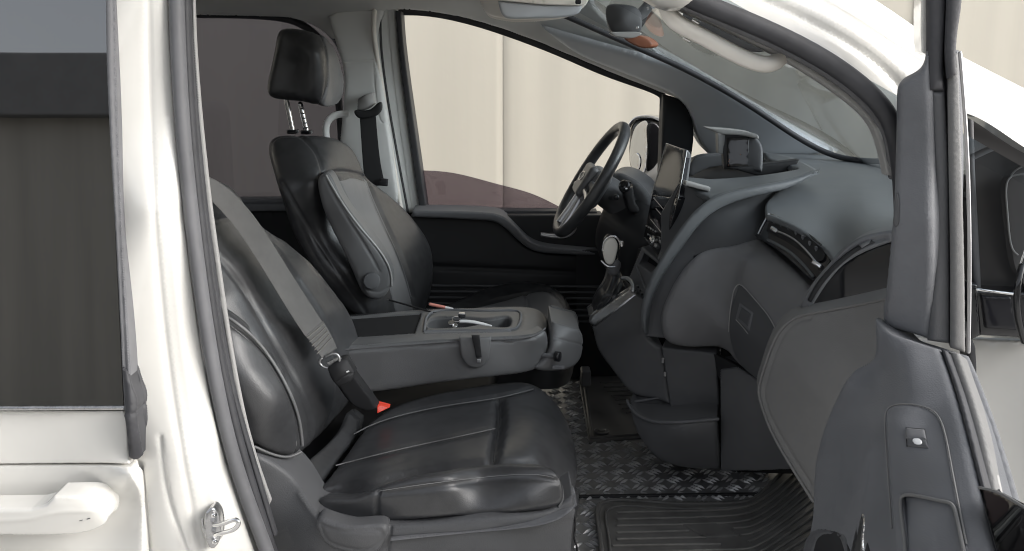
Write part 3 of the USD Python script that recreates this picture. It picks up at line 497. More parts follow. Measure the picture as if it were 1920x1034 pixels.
add('cover_ledge', ps, relief(cc((734, 988)) + [(900, 974), (1030, 956)] + cc((1076, 930), (1082, 944)) + [(1040, 974), (900, 995)] + cc((731, 1012)), [(734, 988, 1.575), (900, 974, 1.575), (1030, 956, 1.58), (1076, 930, 1.62), (1082, 944, 1.59), (1040, 974, 1.53), (900, 995, 1.53), (731, 1012, 1.53)], edge=(.004, .003), back=(0, .05, 0)), 'plastic_mid')
add('recline_lever', ps, relief([(590, 985), (598, 976), (650, 990), (720, 990), (728, 998), (720, 1022), (705, 1040), (650, 1040), (610, 1024), (597, 1008)], [(590, 985, 1.535), (728, 998, 1.525), (650, 1040, 1.535), (660, 1005, 1.52)], edge=(.012, .010), back=(0, .03, 0), grooves=[([(600, 984), (612, 1012), (640, 1026), (700, 1028), (716, 1000), (650, 998), (600, 984)], .004, .003)]), 'plastic')
# near belt
nb = grp('passenger_belt', V)
BS = Depth([(380, 330, 1.70), (430, 370, 1.735), (500, 480, 1.79), (560, 580, 1.815), (620, 660, 1.84), (395, 400, 1.70), (520, 560, 1.78), (600, 655, 1.825), (450, 360, 1.76), (540, 490, 1.83), (632, 655, 1.86)])
add('strap', nb, relief(cc((385, 330)) + [(404, 338), (430, 356), (465, 392), (500, 440), (540, 504), (580, 566)] + cc((606, 606), (574, 632)) + [(540, 580), (490, 498), (440, 425), (410, 390)] + cc((385, 365)), BS, step=5, edge=(.002, .0012), back=(0, .003, 0)), 'belt')
add('strap_fold', nb, relief(cc((574, 630), (606, 603)) + [(622, 632)] + cc((632, 654), (604, 672)) + [(594, 656)], BS.lifted(.003), step=4, edge=(.002, .0015), back=(0, .005, 0), grooves=[([(576, 636 + k * 0), (609, 609)], .002, -.001)]), 'belt')
for k in range(5):
    a, b = np.array([576., 634]) + np.array([4.6, 7.4]) * k, np.array([607., 608]) + np.array([3.6, 6.6]) * k
    add('stitch_row', nb, ptube([tuple(a), tuple((a + b) / 2), tuple(b)], .0011, BS, lift=.0055, seg=6), 'belt_stitch')
YB = 1.82
add('ring', nb, ptube([(603, 672, YB), (600, 682, YB), (612, 690, YB), (630, 686, YB), (637, 676, YB), (630, 664, YB), (612, 668, YB)], .0028, step=3), 'steel')
add('tongue', nb, relief(cc((612, 680), (636, 668), (650, 690), (624, 704)), YB + .005, edge=(.002, .002), back=(0, .004, 0)), 'steel')
add('buckle', nb, relief(cc((612, 690)) + [(640, 672)] + cc((652, 672), (668, 698)) + [(660, 716)] + cc((634, 728)) + [(620, 712)], [(612, 690, YB - .004), (652, 672, YB + .006), (668, 698, YB + .006), (634, 728, YB - .004), (640, 698, YB - .012)], edge=(.006, .006), back=(0, .025, 0), grooves=[([(634, 716), (650, 704), (662, 700)], .002, .002)]), 'black')
add('buckle_mark', nb, rbox((.006, .001, .003), .0004, at=P(652, 697, y=YB - .014), R=basis((1, 0, .4), (0, 1, 0))), 'white_plastic')
add('buckle_sheath', nb, relief(cc((634, 726), (664, 704)) + [(680, 726), (694, 745)] + cc((710, 768), (690, 774)) + [(664, 764)], [(634, 726, YB + .004), (664, 704, YB + .012), (710, 768, 1.92), (664, 764, 1.88)], edge=(.008, .008), back=(0, .03, 0)), 'black')
add('release_button', nb, relief(cc((707, 758), (731, 764), (708, 775)), [(707, 758, 1.94), (731, 764, 1.95), (708, 775, 1.93)], edge=(.002, .002), back=(0, .02, 0)), 'red', label='red belt release button')

# ------------------------------------------------------------------ middle seat back folded flat
ms = grp('middle_seat', V, 'folded middle seat back with cup tray, between the two front seats')
YC, ZC = 2.13, .912
add('side_face', ms, relief(cc((560, 656)) + [(680, 652), (780, 643), (860, 638), (930, 634), (990, 632), (1014, 626), (1026, 622), (1031, 648), (1026, 676), (1008, 694), (970, 704), (900, 712), (800, 724), (740, 733)] + cc((560, 752)), [(560, 656, 2.03), (560, 750, 2.035), (800, 642, 2.075), (800, 720, 2.078), (960, 634, 2.105), (960, 704, 2.108), (1014, 640, 2.13), (1028, 650, 2.165), (860, 680, 2.075)], step=6, edge=(.014, .012), back=(-.01, .03, .0), grooves=[([(600, 664), (760, 652), (862, 646), (930, 641), (1005, 634)], .004, .003)]), 'leather_grey')
TD = Depth([(560, 652, 'z', ZC), (860, 637, 'z', ZC), (1000, 630, 'z', ZC - .004), (560, 598, 'z', ZC), (800, 580, 'z', ZC), (990, 576, 'z', ZC - .003), (1030, 608, 'z', ZC - .018), (1022, 592, 'z', ZC - .014)])
tray = cc((560, 604)) + [(668, 597)] + cc((789, 588), (777, 624), (680, 630), (560, 636))
cup = [(802, 604), (812, 597), (850, 595), (880, 596), (905, 598), (930, 596), (952, 594), (958, 600), (956, 609), (950, 612), (925, 611), (900, 608), (880, 611), (850, 613), (812, 614), (803, 611)]
add('top_face', ms, relief(cc((560, 600)) + [(668, 591), (785, 580), (900, 576), (990, 575), (1018, 586), (1029, 607), (1019, 624), (992, 633), (924, 636), (864, 637), (760, 643)] + cc((560, 651)), TD, step=5, edge=(.008, .006), back=(0, 0, -.03), holes=[tray, cup], grooves=[([(797, 620), (798, 606), (808, 587), (900, 582), (968, 582), (979, 588), (974, 612), (960, 620), (797, 621)], .004, .003)]), 'leather_soft')
add('tray_floor', ms, relief(cc((550, 598)) + [(668, 590)] + cc((795, 582), (782, 632), (680, 636), (550, 642)), [(550, 600, 'z', ZC - .004), (800, 582, 'z', ZC - .004), (680, 636, 'z', ZC - .004)], edge=(0, 0), back=(0, 0, -.01)), 'tray')
add('cup_well', ms, relief([(790, 604), (810, 590), (960, 586), (970, 600), (960, 624), (800, 626)], [(790, 600, 'z', ZC - .035), (970, 600, 'z', ZC - .035), (800, 626, 'z', ZC - .035)], edge=(0, 0), back=(0, 0, -.01)), 'tray')

add('tray_rim', ms, ptube([(795, 621), (797, 606), (806, 588), (900, 583), (966, 583), (976, 589), (972, 610), (958, 618), (880, 620), (795, 622)], .0032, TD, lift=.001, step=5), 'plastic_door')
add('front_lip', ms, relief(cc((794, 619), (958, 615), (958, 621), (794, 627)), TD.lifted(.004), edge=(.003, .003), back=(0, 0, -.02)), 'plastic_mid')
add('edge_piping', ms, ptube([(600, 660, 2.028), (760, 647, 2.062), (862, 640, 2.082), (930, 637, 2.094), (1000, 630, 2.118), (1022, 616, 2.15)], .0022), 'leather_soft')
YC = 2.082
SL = Depth([(862, 636, YC - .016), (921, 634, YC - .010), (895, 690, YC - .014), (895, 660, YC - .020)])
add('strap_panel', ms, relief(cc((861, 634)) + [(862, 655), (867, 674), (878, 687), (894, 691), (909, 686), (917, 670), (920, 650)] + cc((922, 632)), SL, step=4, edge=(.006, .004), back=(0, .015, 0)), 'leather_grey')
add('strap', ms, relief(cc((884, 630), (899, 630), (903, 671), (893, 672)), YC - .024, edge=(.002, .002), back=(0, .005, 0)), 'black')
add('strap_clip', ms, rbox((.009, .004, .008), .0015, at=P(898, 677, y=YC - .024)), 'silver')
hr = grp('middle_headrest', V, 'small grey headrest hanging from the folded middle seat back')
add('pad', hr, relief(cc((1036, 600)) + [(1064, 608)] + cc((1090, 617)) + [(1096, 632), (1096, 652), (1090, 676), (1076, 690), (1058, 696), (1030, 698), (1008, 695)] + cc((1001, 690)) + [(1018, 676), (1030, 660), (1034, 630)], [(1036, 600, 2.2), (1090, 617, 2.22), (1096, 650, 2.23), (1060, 695, 2.17), (1005, 692, 2.14), (1050, 650, 2.16)], step=5, edge=(.012, .012), back=(0, .16, 0), grooves=[([(1040, 634), (1066, 640), (1094, 648)], .003, .003)]), 'leather_grey')
add('post', hr, ptube([(1006, 665, 2.17), (1022, 667, 2.155), (1044, 669, 2.145)], .0062), 'plastic_mid')
add('knob', hr, disc(P(1046, 669, y=2.143), (1, -.5, 0), .0125, .012), 'gloss_black')
add('knob', hr, disc(P(1012, 665, y=2.16), (1, -.5, 0), .0115, .006), 'black')
add('tag', hr, relief(cc((1036, 686), (1059, 687), (1058, 693), (1035, 693)), 2.142, edge=(.001, .001), back=(0, .004, 0)), 'plastic_mid')
# little things lying in the cup tray
pn = thing('pen', 'thin dark pen leaning out of the back of the cup tray', 'pen')
add('barrel', pn, ptube([(730, 563, 2.40), (790, 580, 2.36), (850, 598, 2.31)], .0024), 'black'); add('tip', pn, ptube([(726, 562, 2.403), (732, 564, 2.40)], .0014), 'steel')
lt = thing('lighter', 'pink stick lying behind the cup tray on the folded seat', 'lighter')
add('body', lt, ptube([(807, 571, 2.40), (835, 577, 2.385)], .0055, .004), 'pink'); add('cap', lt, ptube([(836, 577, 2.384), (848, 580, 2.378)], .0045, .0035), 'white_plastic')
ky = thing('key_bunch', 'bunch of keys with white tag in the cup tray', 'keys')
add('tag', ky, ptube([(863, 603, 2.245), (885, 604, 2.24), (905, 608, 2.235), (920, 611, 2.232)], [.006, .007, .006, .003], [.004, .004, .004, .002]), 'white_plastic')
add('ring', ky, tube(P(857, 599, y=2.25) + .012 * np.array([[math.cos(a), math.sin(a), .3 * math.sin(a)] for a in np.linspace(0, 2 * math.pi, 24, endpoint=False)]), .0012, closed=True, seg=6), 'chrome')
for q in ((852, 610), (846, 606)): add('key', ky, disc(P(q[0], q[1], y=2.23), (.2, -.6, 1), .008, .003), 'chrome')
add('fob', ky, rbox((.018, .012, .011), .004, at=P(866, 592, y=2.26)), 'gloss_black'); add('fob_edge', ky, rbox((.016, .012, .003), .001, at=P(866, 588, y=2.26)), 'chrome')

# ------------------------------------------------------------------ driver seat
ds = grp('driver_seat', V, 'farther black leather driver seat with folding armrest and tall headrest')
DB = Depth([(505, 262, 2.60), (512, 330, 2.52), (560, 450, 2.50), (640, 570, 2.50), (600, 340, 2.50), (660, 500, 2.50), (700, 580, 2.52), (580, 250, 2.62), (650, 268, 2.72), (686, 320, 2.80), (640, 330, 2.62), (690, 400, 2.72), (740, 480, 2.70), (770, 560, 2.72), (740, 375, 2.92), (790, 425, 2.95), (816, 490, 2.95), (800, 570, 2.92), (620, 290, 2.60), (680, 350, 2.74)], .0004)
add('backrest', ds, relief([(504, 268), (518, 253), (550, 249), (600, 250), (640, 258), (668, 280), (688, 322), (702, 338), (745, 372), (785, 416), (810, 458), (817, 510), (806, 570), (780, 610), (700, 610), (640, 575), (590, 510), (545, 425), (514, 335), (506, 300)], DB, step=6, edge=(.03, .024), back=(-.015, .04, 0),
    grooves=[([(528, 340), (575, 420), (640, 520), (690, 590)], .006, .005), ([(600, 330), (640, 322), (688, 332)], .006, .006), ([(560, 252), (592, 285), (606, 326)], .006, .006), ([(686, 335), (705, 380), (728, 430), (755, 490), (775, 560)], .008, .008), ([(632, 334), (655, 400), (720, 500), (750, 580)], .008, .007)]), 'leather')
IN = DB.lifted(.004)
add('centre_insert', ds, relief(cc((634, 338)) + [(660, 332)] + cc((686, 338)) + [(704, 384), (727, 436), (752, 494), (772, 560)] + cc((780, 596), (742, 596)) + [(722, 520), (680, 440)], IN, step=6, edge=(.012, .010), back=(0, .03, 0)), 'leather_lit', label='driver backrest insert, incoming light put into its paler leather')  # brightness of the lit insert comes from the paler leather colour
AR = Depth([(600, 330, 2.46), (690, 560, 2.45), (735, 520, 2.46), (640, 400, 2.435), (690, 500, 2.43), (610, 420, 2.45)], .0004)
add('armrest', ds, relief([(593, 345), (597, 330), (608, 324), (618, 332), (634, 366), (668, 414), (708, 464), (730, 500), (736, 530), (726, 554), (706, 565), (684, 556), (668, 530), (640, 470), (606, 400)], AR, step=5, edge=(.016, .014), back=(0, .06, 0), grooves=[([(612, 338), (640, 392), (690, 470), (712, 510)], .004, .003), ([(690, 545), (710, 548), (728, 538)], .003, .002)]), 'leather_grey')
add('pivot_cap', ds, disc(P(697, 527, y=2.43), (.15, -1, .2), 0.0225, .014), 'plastic', label='round armrest pivot cap')
add('armrest_piping', ds, ptube([(612, 330), (636, 372), (676, 428), (714, 474), (732, 510), (734, 536)], .0028, AR, lift=-.004), 'plastic_light')
DC = Depth([(760, 590, 2.6), (850, 560, 'z', .80), (940, 532, 'z', .825), (1000, 528, 'z', .832), (1050, 548, 2.90), (1078, 585, 2.82), (1080, 610, 2.72), (1000, 570, 'z', .79), (960, 610, 'z', .765), (1030, 620, 2.62)], .0003)
add('cushion', ds, relief([(740, 625), (780, 590), (850, 562), (910, 536), (960, 525), (1005, 525), (1040, 535), (1064, 556), (1078, 585), (1082, 615), (1070, 650), (1000, 660), (820, 660)], DC, step=6, edge=(.03, .02), back=(0, .03, -.1), grooves=[([(800, 606), (880, 578), (960, 558), (1035, 542)], .008, .008), ([(986, 552), (990, 575), (986, 610)], .007, .008)]), 'leather')
add('cushion_insert', ds, relief([(830, 600), (900, 574), (960, 559), (1020, 546), (1050, 562), (1066, 590), (1064, 625), (1000, 640), (880, 640)], DC.lifted(.03), step=6, edge=(.015, .004), back=(0, .0, -.05), grooves=[([(986, 552), (990, 575), (986, 630)], .007, .008)]), 'leather_lit', label='driver seat cushion insert, window reflection put into its paler leather')  # window reflection on the cushion put into the leather colour
HD = Depth([(505, 90, 2.69), (515, 180, 2.69), (560, 50, 2.69), (560, 120, 2.67), (590, 190, 2.67), (590, 70, 2.67), (604, 90, 2.672), (609, 130, 2.672), (607, 168, 2.672), (600, 196, 2.675), (622, 110, 2.74), (628, 150, 2.76), (622, 188, 2.74), (640, 140, 2.88), (644, 170, 2.90), (636, 190, 2.86), (626, 86, 2.82)])
add('headrest', ds, relief([(501, 160), (507, 120), (513, 75), (522, 54), (540, 47), (570, 49), (600, 60), (622, 80), (640, 115), (647, 150), (645, 182), (634, 200), (610, 205), (575, 198), (530, 186), (506, 178)], HD, step=5, edge=(.03, .025), back=(-.02, .12, 0), grooves=[([(600, 58), (610, 90), (613, 130), (610, 170), (600, 203)], .005, .004)]), 'leather')
add('headrest_front', ds, relief([(604, 64), (622, 82), (638, 115), (645, 150), (643, 180), (632, 197), (610, 202), (605, 198), (612, 170), (615, 130), (611, 90)], HD.lifted(.004), step=4, edge=(.010, .008), back=(-.01, .02, 0)), 'leather_lit', label='front face of the driver headrest, windscreen light put into its paler leather')  # light from the windscreen painted in as paler leather
for a, b in (((537, 188), (549, 247)), ((563, 196), (575, 248))):
    add('headrest_post', ds, ptube([(a[0], a[1], 2.76), ((a[0] + b[0]) / 2, (a[1] + b[1]) / 2, 2.76), (b[0], b[1], 2.76)], .0075), 'chrome')
for k in range(5): add('post_notch', ds, rbox((.009, .006, .004), .001, at=P(566 + 2 * k, 204 + 9 * k, y=2.752)), 'plastic')
for q in ((549, 246), (575, 247)): add('post_sleeve', ds, rbox((.03, .03, .012), .004, at=P(q[0], q[1] + 1, y=2.76)), 'gloss_black')
# ------------------------------------------------------------------ dashboard
da = grp('dashboard', V, 'dark grey dashboard with instrument tray, centre screen and glovebox')
# passenger pad: top surface rolling down to the vents
PD = Depth([(1400, 284, 'z', 1.245), (1560, 292, 'z', 1.24), (1690, 300, 'z', 1.235), (1540, 322, 'z', 1.225), (1690, 345, 'z', 1.215), (1620, 380, 'z', 1.205), (1690, 400, 'z', 1.195), (1470, 372, 2.36), (1440, 402, 2.22), (1500, 428, 2.10), (1545, 460, 2.0), (1570, 476, 1.93), (1620, 440, 1.93), (1690, 425, 1.90), (1540, 380, 2.30), (1560, 430, 2.10)])
add('top_pad', da, relief(cc((1400, 283), (1560, 290), (1700, 302), (1700, 430)) + [(1640, 440), (1600, 456)] + cc((1562, 486), (1548, 468)) + [(1500, 432)] + cc((1436, 404)) + [(1436, 380), (1468, 348)] + cc((1500, 320), (1480, 300)), PD, step=6, edge=(.010, .008), back=(.08, .0, -.10)), 'dash_pad')
# instrument tray
IT = [(1290, 345, 2.40), (1360, 350, 2.38), (1450, 343, 2.40), (1535, 320, 2.42), (1300, 300, 2.85), (1430, 288, 2.85), (1530, 312, 2.5)]
add('tray_rim', da, relief(cc((1286, 330), (1330, 334)) + [(1400, 330), (1450, 324)] + cc((1496, 316), (1440, 300), (1430, 284)) + [(1480, 292)] + cc((1536, 319)) + [(1500, 332), (1450, 345), (1400, 356), (1362, 364)] + cc((1330, 372), (1286, 350)), [(1286, 332, 2.46), (1330, 334, 2.45), (1450, 324, 2.47), (1496, 316, 2.50), (1430, 286, 2.86), (1536, 319, 2.44), (1450, 345, 2.34), (1362, 364, 2.31), (1330, 372, 2.31), (1286, 350, 2.40)], step=5, edge=(.010, .009), back=(0, .03, -.008)), 'dash_pad')
add('tray_floor', da, relief(cc((1280, 352), (1290, 296), (1380, 284), (1450, 290), (1510, 318), (1400, 345)), [(1280, 340, 'z', 1.185), (1500, 318, 'z', 1.19), (1400, 290, 'z', 1.195), (1400, 340, 'z', 1.185)], edge=(0, 0), back=(0, 0, -.02), step=12), 'black')
add('tray_back', da, relief(cc((1290, 330)) + [(1300, 300), (1330, 290), (1380, 291)] + cc((1440, 296), (1440, 318)) + [(1380, 312), (1330, 316)] + cc((1300, 330)), 2.82, edge=(.006, .006), back=(0, .03, 0)), 'plastic')
cl = grp('instrument_display', V)
add('display_body', cl, relief(cc((1350, 252)) + [(1380, 250), (1410, 254), (1425, 266), (1430, 285)] + cc((1428, 322), (1356, 318)), [(1352, 252, 2.62), (1430, 270, 2.57), (1428, 322, 2.55), (1356, 318, 2.6), (1400, 290, 2.575)], edge=(.010, .008), back=(.01, .07, 0)), 'plastic')
add('display_glass', cl, relief(cc((1362, 258), (1404, 257), (1404, 316), (1362, 313)), [(1362, 258, 2.608), (1404, 257, 2.58), (1404, 316, 2.565), (1362, 313, 2.59)], edge=(.003, .003), back=(0, .01, 0)), 'gloss_black')
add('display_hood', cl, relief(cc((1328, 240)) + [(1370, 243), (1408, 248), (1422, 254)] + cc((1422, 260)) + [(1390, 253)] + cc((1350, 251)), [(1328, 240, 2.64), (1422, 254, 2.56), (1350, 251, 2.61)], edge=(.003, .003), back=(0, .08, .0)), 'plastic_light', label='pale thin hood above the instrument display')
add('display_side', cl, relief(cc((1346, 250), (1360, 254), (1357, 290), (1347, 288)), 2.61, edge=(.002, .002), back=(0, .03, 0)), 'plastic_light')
for q in ((1368, 300), (1366, 310), (1366, 303), (1388, 290)): add('lamp_dot', cl, rbox((.002, .002, .002), .0005, at=P(q[0], q[1], y=2.575)), 'amber')
add('display_foot', cl, relief(cc((1370, 316), (1500, 300), (1486, 322), (1420, 330)), 2.56, edge=(.004, .004), back=(0, .03, 0)), 'black')
# block behind the centre screen
add('screen_mount', da, relief(cc((1270, 345), (1334, 357), (1328, 372)) + [(1284, 424)] + cc((1238, 500), (1238, 400)), [(1270, 345, 2.40), (1334, 357, 2.36), (1284, 424, 2.35), (1238, 500, 2.34), (1238, 400, 2.42)], edge=(.006, .005), back=(.02, .1, 0)), 'plastic')
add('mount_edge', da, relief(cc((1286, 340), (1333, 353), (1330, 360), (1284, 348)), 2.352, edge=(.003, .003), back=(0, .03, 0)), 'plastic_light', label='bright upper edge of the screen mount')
# sweeping frame of the centre stack
AF = Depth([(1540, 322, 2.40), (1440, 345, 2.32), (1350, 378, 2.29), (1280, 440, 2.27), (1230, 520, 2.25), (1210, 600, 2.235), (1215, 640, 2.23), (1500, 345, 2.36)])
add('stack_frame', da, relief(cc((1538, 320)) + [(1490, 336), (1440, 347), (1380, 359), (1329, 378), (1280, 427), (1240, 490), (1215, 542), (1205, 590), (1211, 624), (1236, 646), (1290, 657)] + cc((1342, 662), (1342, 670)) + [(1286, 668), (1240, 658), (1218, 640), (1214, 606), (1222, 566), (1241, 523), (1281, 462), (1316, 418), (1365, 386), (1440, 364), (1490, 350)], AF, step=5, edge=(.010, .009), back=(.03, .06, 0)), 'dash_pad')
RP = Depth([(1330, 390, 2.34), (1440, 360, 2.45), (1530, 325, 2.85), (1500, 350, 2.62), (1435, 444, 2.27), (1300, 470, 2.29), (1240, 540, 2.275), (1215, 620, 2.26), (1290, 540, 2.25), (1460, 400, 2.38)])
add('upper_recess', da, relief(cc((1538, 322)) + [(1440, 358), (1365, 380), (1312, 414), (1278, 460), (1236, 521), (1216, 566)] + cc((1208, 630), (1300, 640), (1300, 480), (1440, 452), (1430, 420), (1446, 392)) + [(1490, 356)], RP, step=6, edge=(.004, .003), back=(.06, .06, 0)), 'plastic')
GB = Depth([(1430, 444, 2.26), (1310, 470, 2.25), (1345, 500, 2.22), (1245, 560, 2.235), (1240, 640, 2.22), (1340, 660, 2.19), (1400, 480, 2.17), (1460, 500, 2.08), (1510, 540, 1.96), (1510, 590, 1.92), (1440, 560, 2.04), (1380, 580, 2.11), (1400, 640, 2.05), (1470, 640, 1.95), (1440, 720, 2.02), (1440, 780, 2.08), (1300, 560, 2.20), (1345, 690, 2.20), (1340, 610, 2.155)])
add('glovebox_bolster', da, relief([(1432, 446), (1460, 470), (1500, 510), (1522, 536)] + cc((1540, 580), (1500, 640), (1480, 800)) + [(1440, 760), (1424, 720), (1380, 690), (1340, 664), (1290, 657), (1250, 645), (1238, 620), (1236, 590), (1252, 545), (1280, 500), (1318, 468), (1360, 456)] + cc((1410, 444)), GB, step=5, edge=(.022, .02), back=(.08, .06, 0),
    grooves=[([(1345, 662), (1372, 645), (1372, 600), (1362, 570), (1372, 500), (1390, 470)], .035, .016)]), 'plastic_bolster')
gx_ = grp('glovebox', V)
add('lid', gx_, relief(cc((1384, 533)) + [(1410, 556), (1440, 592)] + cc((1462, 632)) + [(1440, 690)] + cc((1424, 716)) + [(1392, 690), (1374, 660), (1366, 620), (1370, 575)], GB.lifted(.003), step=5, edge=(.007, .005), back=(.03, .02, 0)), 'plastic')
add('latch_frame', gx_, relief(cc((1386, 567), (1412, 586), (1404, 622), (1378, 598)), GB.lifted(.006), step=4, edge=(.003, .003), back=(.01, .02, 0)), 'plastic_mid')
add('latch', gx_, relief(cc((1389, 575), (1408, 589), (1401, 613), (1382, 596)), GB.lifted(.009), step=4, edge=(.004, .004), back=(.01, .02, 0)), 'plastic')
add('lid_edge', gx_, ptube([(1366, 622), (1370, 576), (1384, 534), (1412, 558), (1440, 592), (1458, 626)], .0013, GB, lift=.0055, step=5), 'plastic_light')
add('latch_pale_line', gx_, ptube([(1380, 600), (1392, 613), (1402, 626)], .0012, GB, lift=.006, step=4), 'plastic_light')  # pale line along the lower edge of the latch frame
# vents
VD = Depth([(1441, 400, 2.225), (1418, 442, 2.22), (1502, 430, 2.10), (1545, 462, 1.995), (1555, 482, 1.96), (1523, 525, 1.95), (1470, 474, 2.09), (1495, 500, 2.02)])
vt = grp('air_vent', V)
add('vent_bezel', vt, relief(cc((1441, 398)) + [(1474, 412), (1504, 428), (1535, 452)] + [(1554, 470), (1558, 488)] + cc((1526, 530)) + [(1500, 506), (1464, 474)] + cc((1414, 442)), VD, step=4, edge=(.005, .005), back=(.04, .04, 0)), 'gloss_black')
add('vent_mouth', vt, relief(cc((1446, 407)) + [(1474, 418), (1504, 436)] + [(1532, 458), (1546, 474), (1544, 488)] + cc((1524, 492)) + [(1500, 470), (1470, 450)] + cc((1438, 434)), VD.lifted(.003), step=4, edge=(.003, -.002), back=(.02, .02, 0)), 'black')
add('vent_blade', vt, ptube([(1452, 432), (1480, 444), (1506, 464), (1530, 492)], .0022, VD, lift=.008, step=4), 'silver')
add('vent_blade', vt, ptube([(1440, 450), (1476, 470), (1504, 494), (1524, 518)], .0032, VD, lift=.005, step=4), 'dash_pad')
add('vent_frame_edge', vt, ptube([(1441, 402), (1430, 422), (1422, 438)], .0022, VD, lift=.004, step=4), 'silver')
for q in ((1452, 431, .02), (1532, 496, .024)): add('vent_tab', vt, rbox((q[2], .01, .010), .003, at=VD.lifted(.012)([q[:2]])[0], R=basis((.5, -.6, -.3), (0, 1, 0))), 'chrome')
for q in ((1452, 416), (1464, 422), (1478, 428), (1492, 438), (1505, 447), (1518, 458), (1530, 468)): add('vent_vane', vt, rbox((.004, .012, .013), .0015, at=VD.lifted(.002)([q])[0]), 'plastic_mid')
# dashboard end
EC = Depth([(1500, 572, 1.80), (1530, 525, 1.79), (1570, 480, 1.785), (1610, 450, 1.78), (1690, 436, 1.775), (1690, 470, 1.77), (1560, 510, 1.775), (1530, 560, 1.78)])
ec = grp('dashboard_end', V)
add('end_frame', ec, relief(cc((1498, 574)) + [(1510, 548), (1528, 522), (1566, 480), (1610, 446)] + cc((1668, 432), (1700, 430), (1700, 450), (1668, 456)) + [(1604, 481), (1562, 512), (1528, 556)] + cc((1510, 590)), EC, step=4, edge=(.008, .008), back=(.03, .05, 0), grooves=[([(1518, 562), (1540, 526), (1576, 488), (1616, 460), (1660, 447)], .004, .006)]), 'plastic_mid')
add('slot', ec, relief(cc((1514, 564)) + [(1532, 532), (1560, 500), (1600, 468)] + cc((1636, 451), (1642, 455)) + [(1604, 474), (1566, 506), (1538, 538)] + cc((1520, 568)), EC.lifted(.0035), step=4, edge=(.002, .002), back=(0, .01, 0)), 'black')
add('slot_rib', ec, relief(cc((1612, 460), (1634, 450), (1630, 457), (1616, 466)), EC.lifted(.006), edge=(.002, .002), back=(0, .01, 0)), 'plastic_mid')
add('end_cover', ec, relief(cc((1506, 592)) + [(1526, 558), (1560, 514), (1604, 482)] + cc((1668, 456), (1700, 456), (1700, 580), (1600, 600)), 1.81, edge=(.003, .003), back=(0, .03, 0)), 'gloss_black', label='gloss black end cover of the dashboard')
SPN = Depth([(1700, 556, 1.60), (1600, 580, 1.68), (1500, 604, 1.75), (1440, 660, 1.79), (1424, 740, 1.79), (1450, 820, 1.76), (1521, 930, 1.70), (1560, 760, 1.67), (1700, 760, 1.60), (1700, 930, 1.60), (1500, 700, 1.72)])
sp = grp('footwell_side_panel', V, 'flat grey panel below the dashboard end, with a raised curved border')
add('panel', sp, relief(cc((1700, 550)) + [(1600, 572), (1530, 585), (1497, 592), (1470, 610), (1448, 646), (1428, 704)] + [(1421, 730), (1424, 752), (1438, 792), (1462, 840), (1490, 886)] + cc((1536, 960), (1700, 960)), SPN, step=6, edge=(.006, .005), back=(.01, .06, 0), grooves=[([(1520, 598), (1488, 608), (1462, 642), (1440, 704), (1433, 740), (1446, 784), (1484, 852), (1520, 908)], .003, .003)]), 'plastic_side')
add('panel_border', sp, ptube([(1690, 554), (1600, 573), (1530, 586), (1497, 594), (1470, 612), (1448, 648), (1428, 706), (1423, 732), (1426, 752), (1440, 794), (1464, 842), (1524, 940)], .0030, SPN, lift=.001, step=6), 'plastic_side')
# centre console and lower dashboard
co = grp('centre_console', V)
KD = Depth([(1108, 610, 2.44), (1190, 545, 2.40), (1125, 660, 2.40), (1180, 745, 2.33), (1250, 745, 2.27), (1245, 655, 2.28), (1210, 600, 2.30)])
add('side_panel', co, relief(cc((1106, 612), (1130, 594), (1190, 548), (1208, 560)) + [(1206, 600), (1214, 634)] + cc((1240, 652), (1256, 760)) + [(1222, 748), (1186, 740), (1150, 700), (1118, 655)], KD, step=5, edge=(.012, .010), back=(.0, .2, 0), grooves=[([(1110, 628), (1160, 592), (1206, 580)], .03, .004)]), 'plastic_low')
add('top_trim', co, relief(cc((1104, 606)) + [(1108, 596)] + cc((1184, 540), (1191, 552), (1116, 612)), KD.lifted(.004), edge=(.004, .004), back=(0, .03, 0)), 'silver')
add('trim_hook', co, ptube([(1168, 522, 2.44), (1178, 523, 2.42), (1186, 532, 2.40), (1187, 546, 2.385)], .006), 'silver')
add('top_deck', co, relief(cc((1108, 596), (1170, 520), (1200, 530), (1190, 552)), [(1108, 596, 2.46), (1170, 520, 2.62), (1200, 530, 2.46), (1190, 552, 2.42)], edge=(.004, .003), back=(0, 0, -.04)), 'gloss_black')
LP = Depth([(1240, 655, 2.27), (1345, 668, 2.20), (1345, 790, 2.22), (1262, 790, 2.26)])
add('lower_panel', co, relief(cc((1240, 652), (1342, 664), (1350, 800), (1262, 800)), LP, edge=(.006, .005), back=(.03, .1, 0)), 'plastic_low')
add('panel_seam_clip', co, rbox((.006, .006, .014), .002, at=P(1243, 676, y=2.262)), 'plastic_light'); add('panel_seam_clip', co, rbox((.006, .006, .012), .002, at=P(1247, 702, y=2.262)), 'plastic_light')
bn = grp('storage_bin', V)
BN = Depth([(1178, 752, 2.26), (1240, 785, 2.16), (1345, 782, 2.12), (1345, 880, 2.17), (1210, 840, 2.20), (1260, 870, 2.19), (1280, 820, 2.13)])
add('bin_front', bn, relief(cc((1175, 752)) + [(1186, 768), (1206, 782), (1234, 790)] + cc((1346, 785), (1352, 884)) + [(1290, 882), (1240, 868), (1208, 840), (1186, 800)], BN, step=5, edge=(.016, .014), back=(.03, .12, 0)), 'plastic_low')
add('bin_lip', bn, ptube([(1176, 752), (1186, 770), (1206, 785), (1236, 792), (1290, 791), (1346, 786)], .0038, BN, lift=.003, step=5), 'plastic_mid')
add('bin_back', bn, relief(cc((1182, 752), (1256, 742), (1262, 800), (1200, 784)), 2.30, edge=(.003, .003), back=(0, .02, 0)), 'plastic')
add('bin_back_edge', bn, ptube([(1186, 754, 2.29), (1252, 744, 2.285)], .0028), 'plastic_mid')
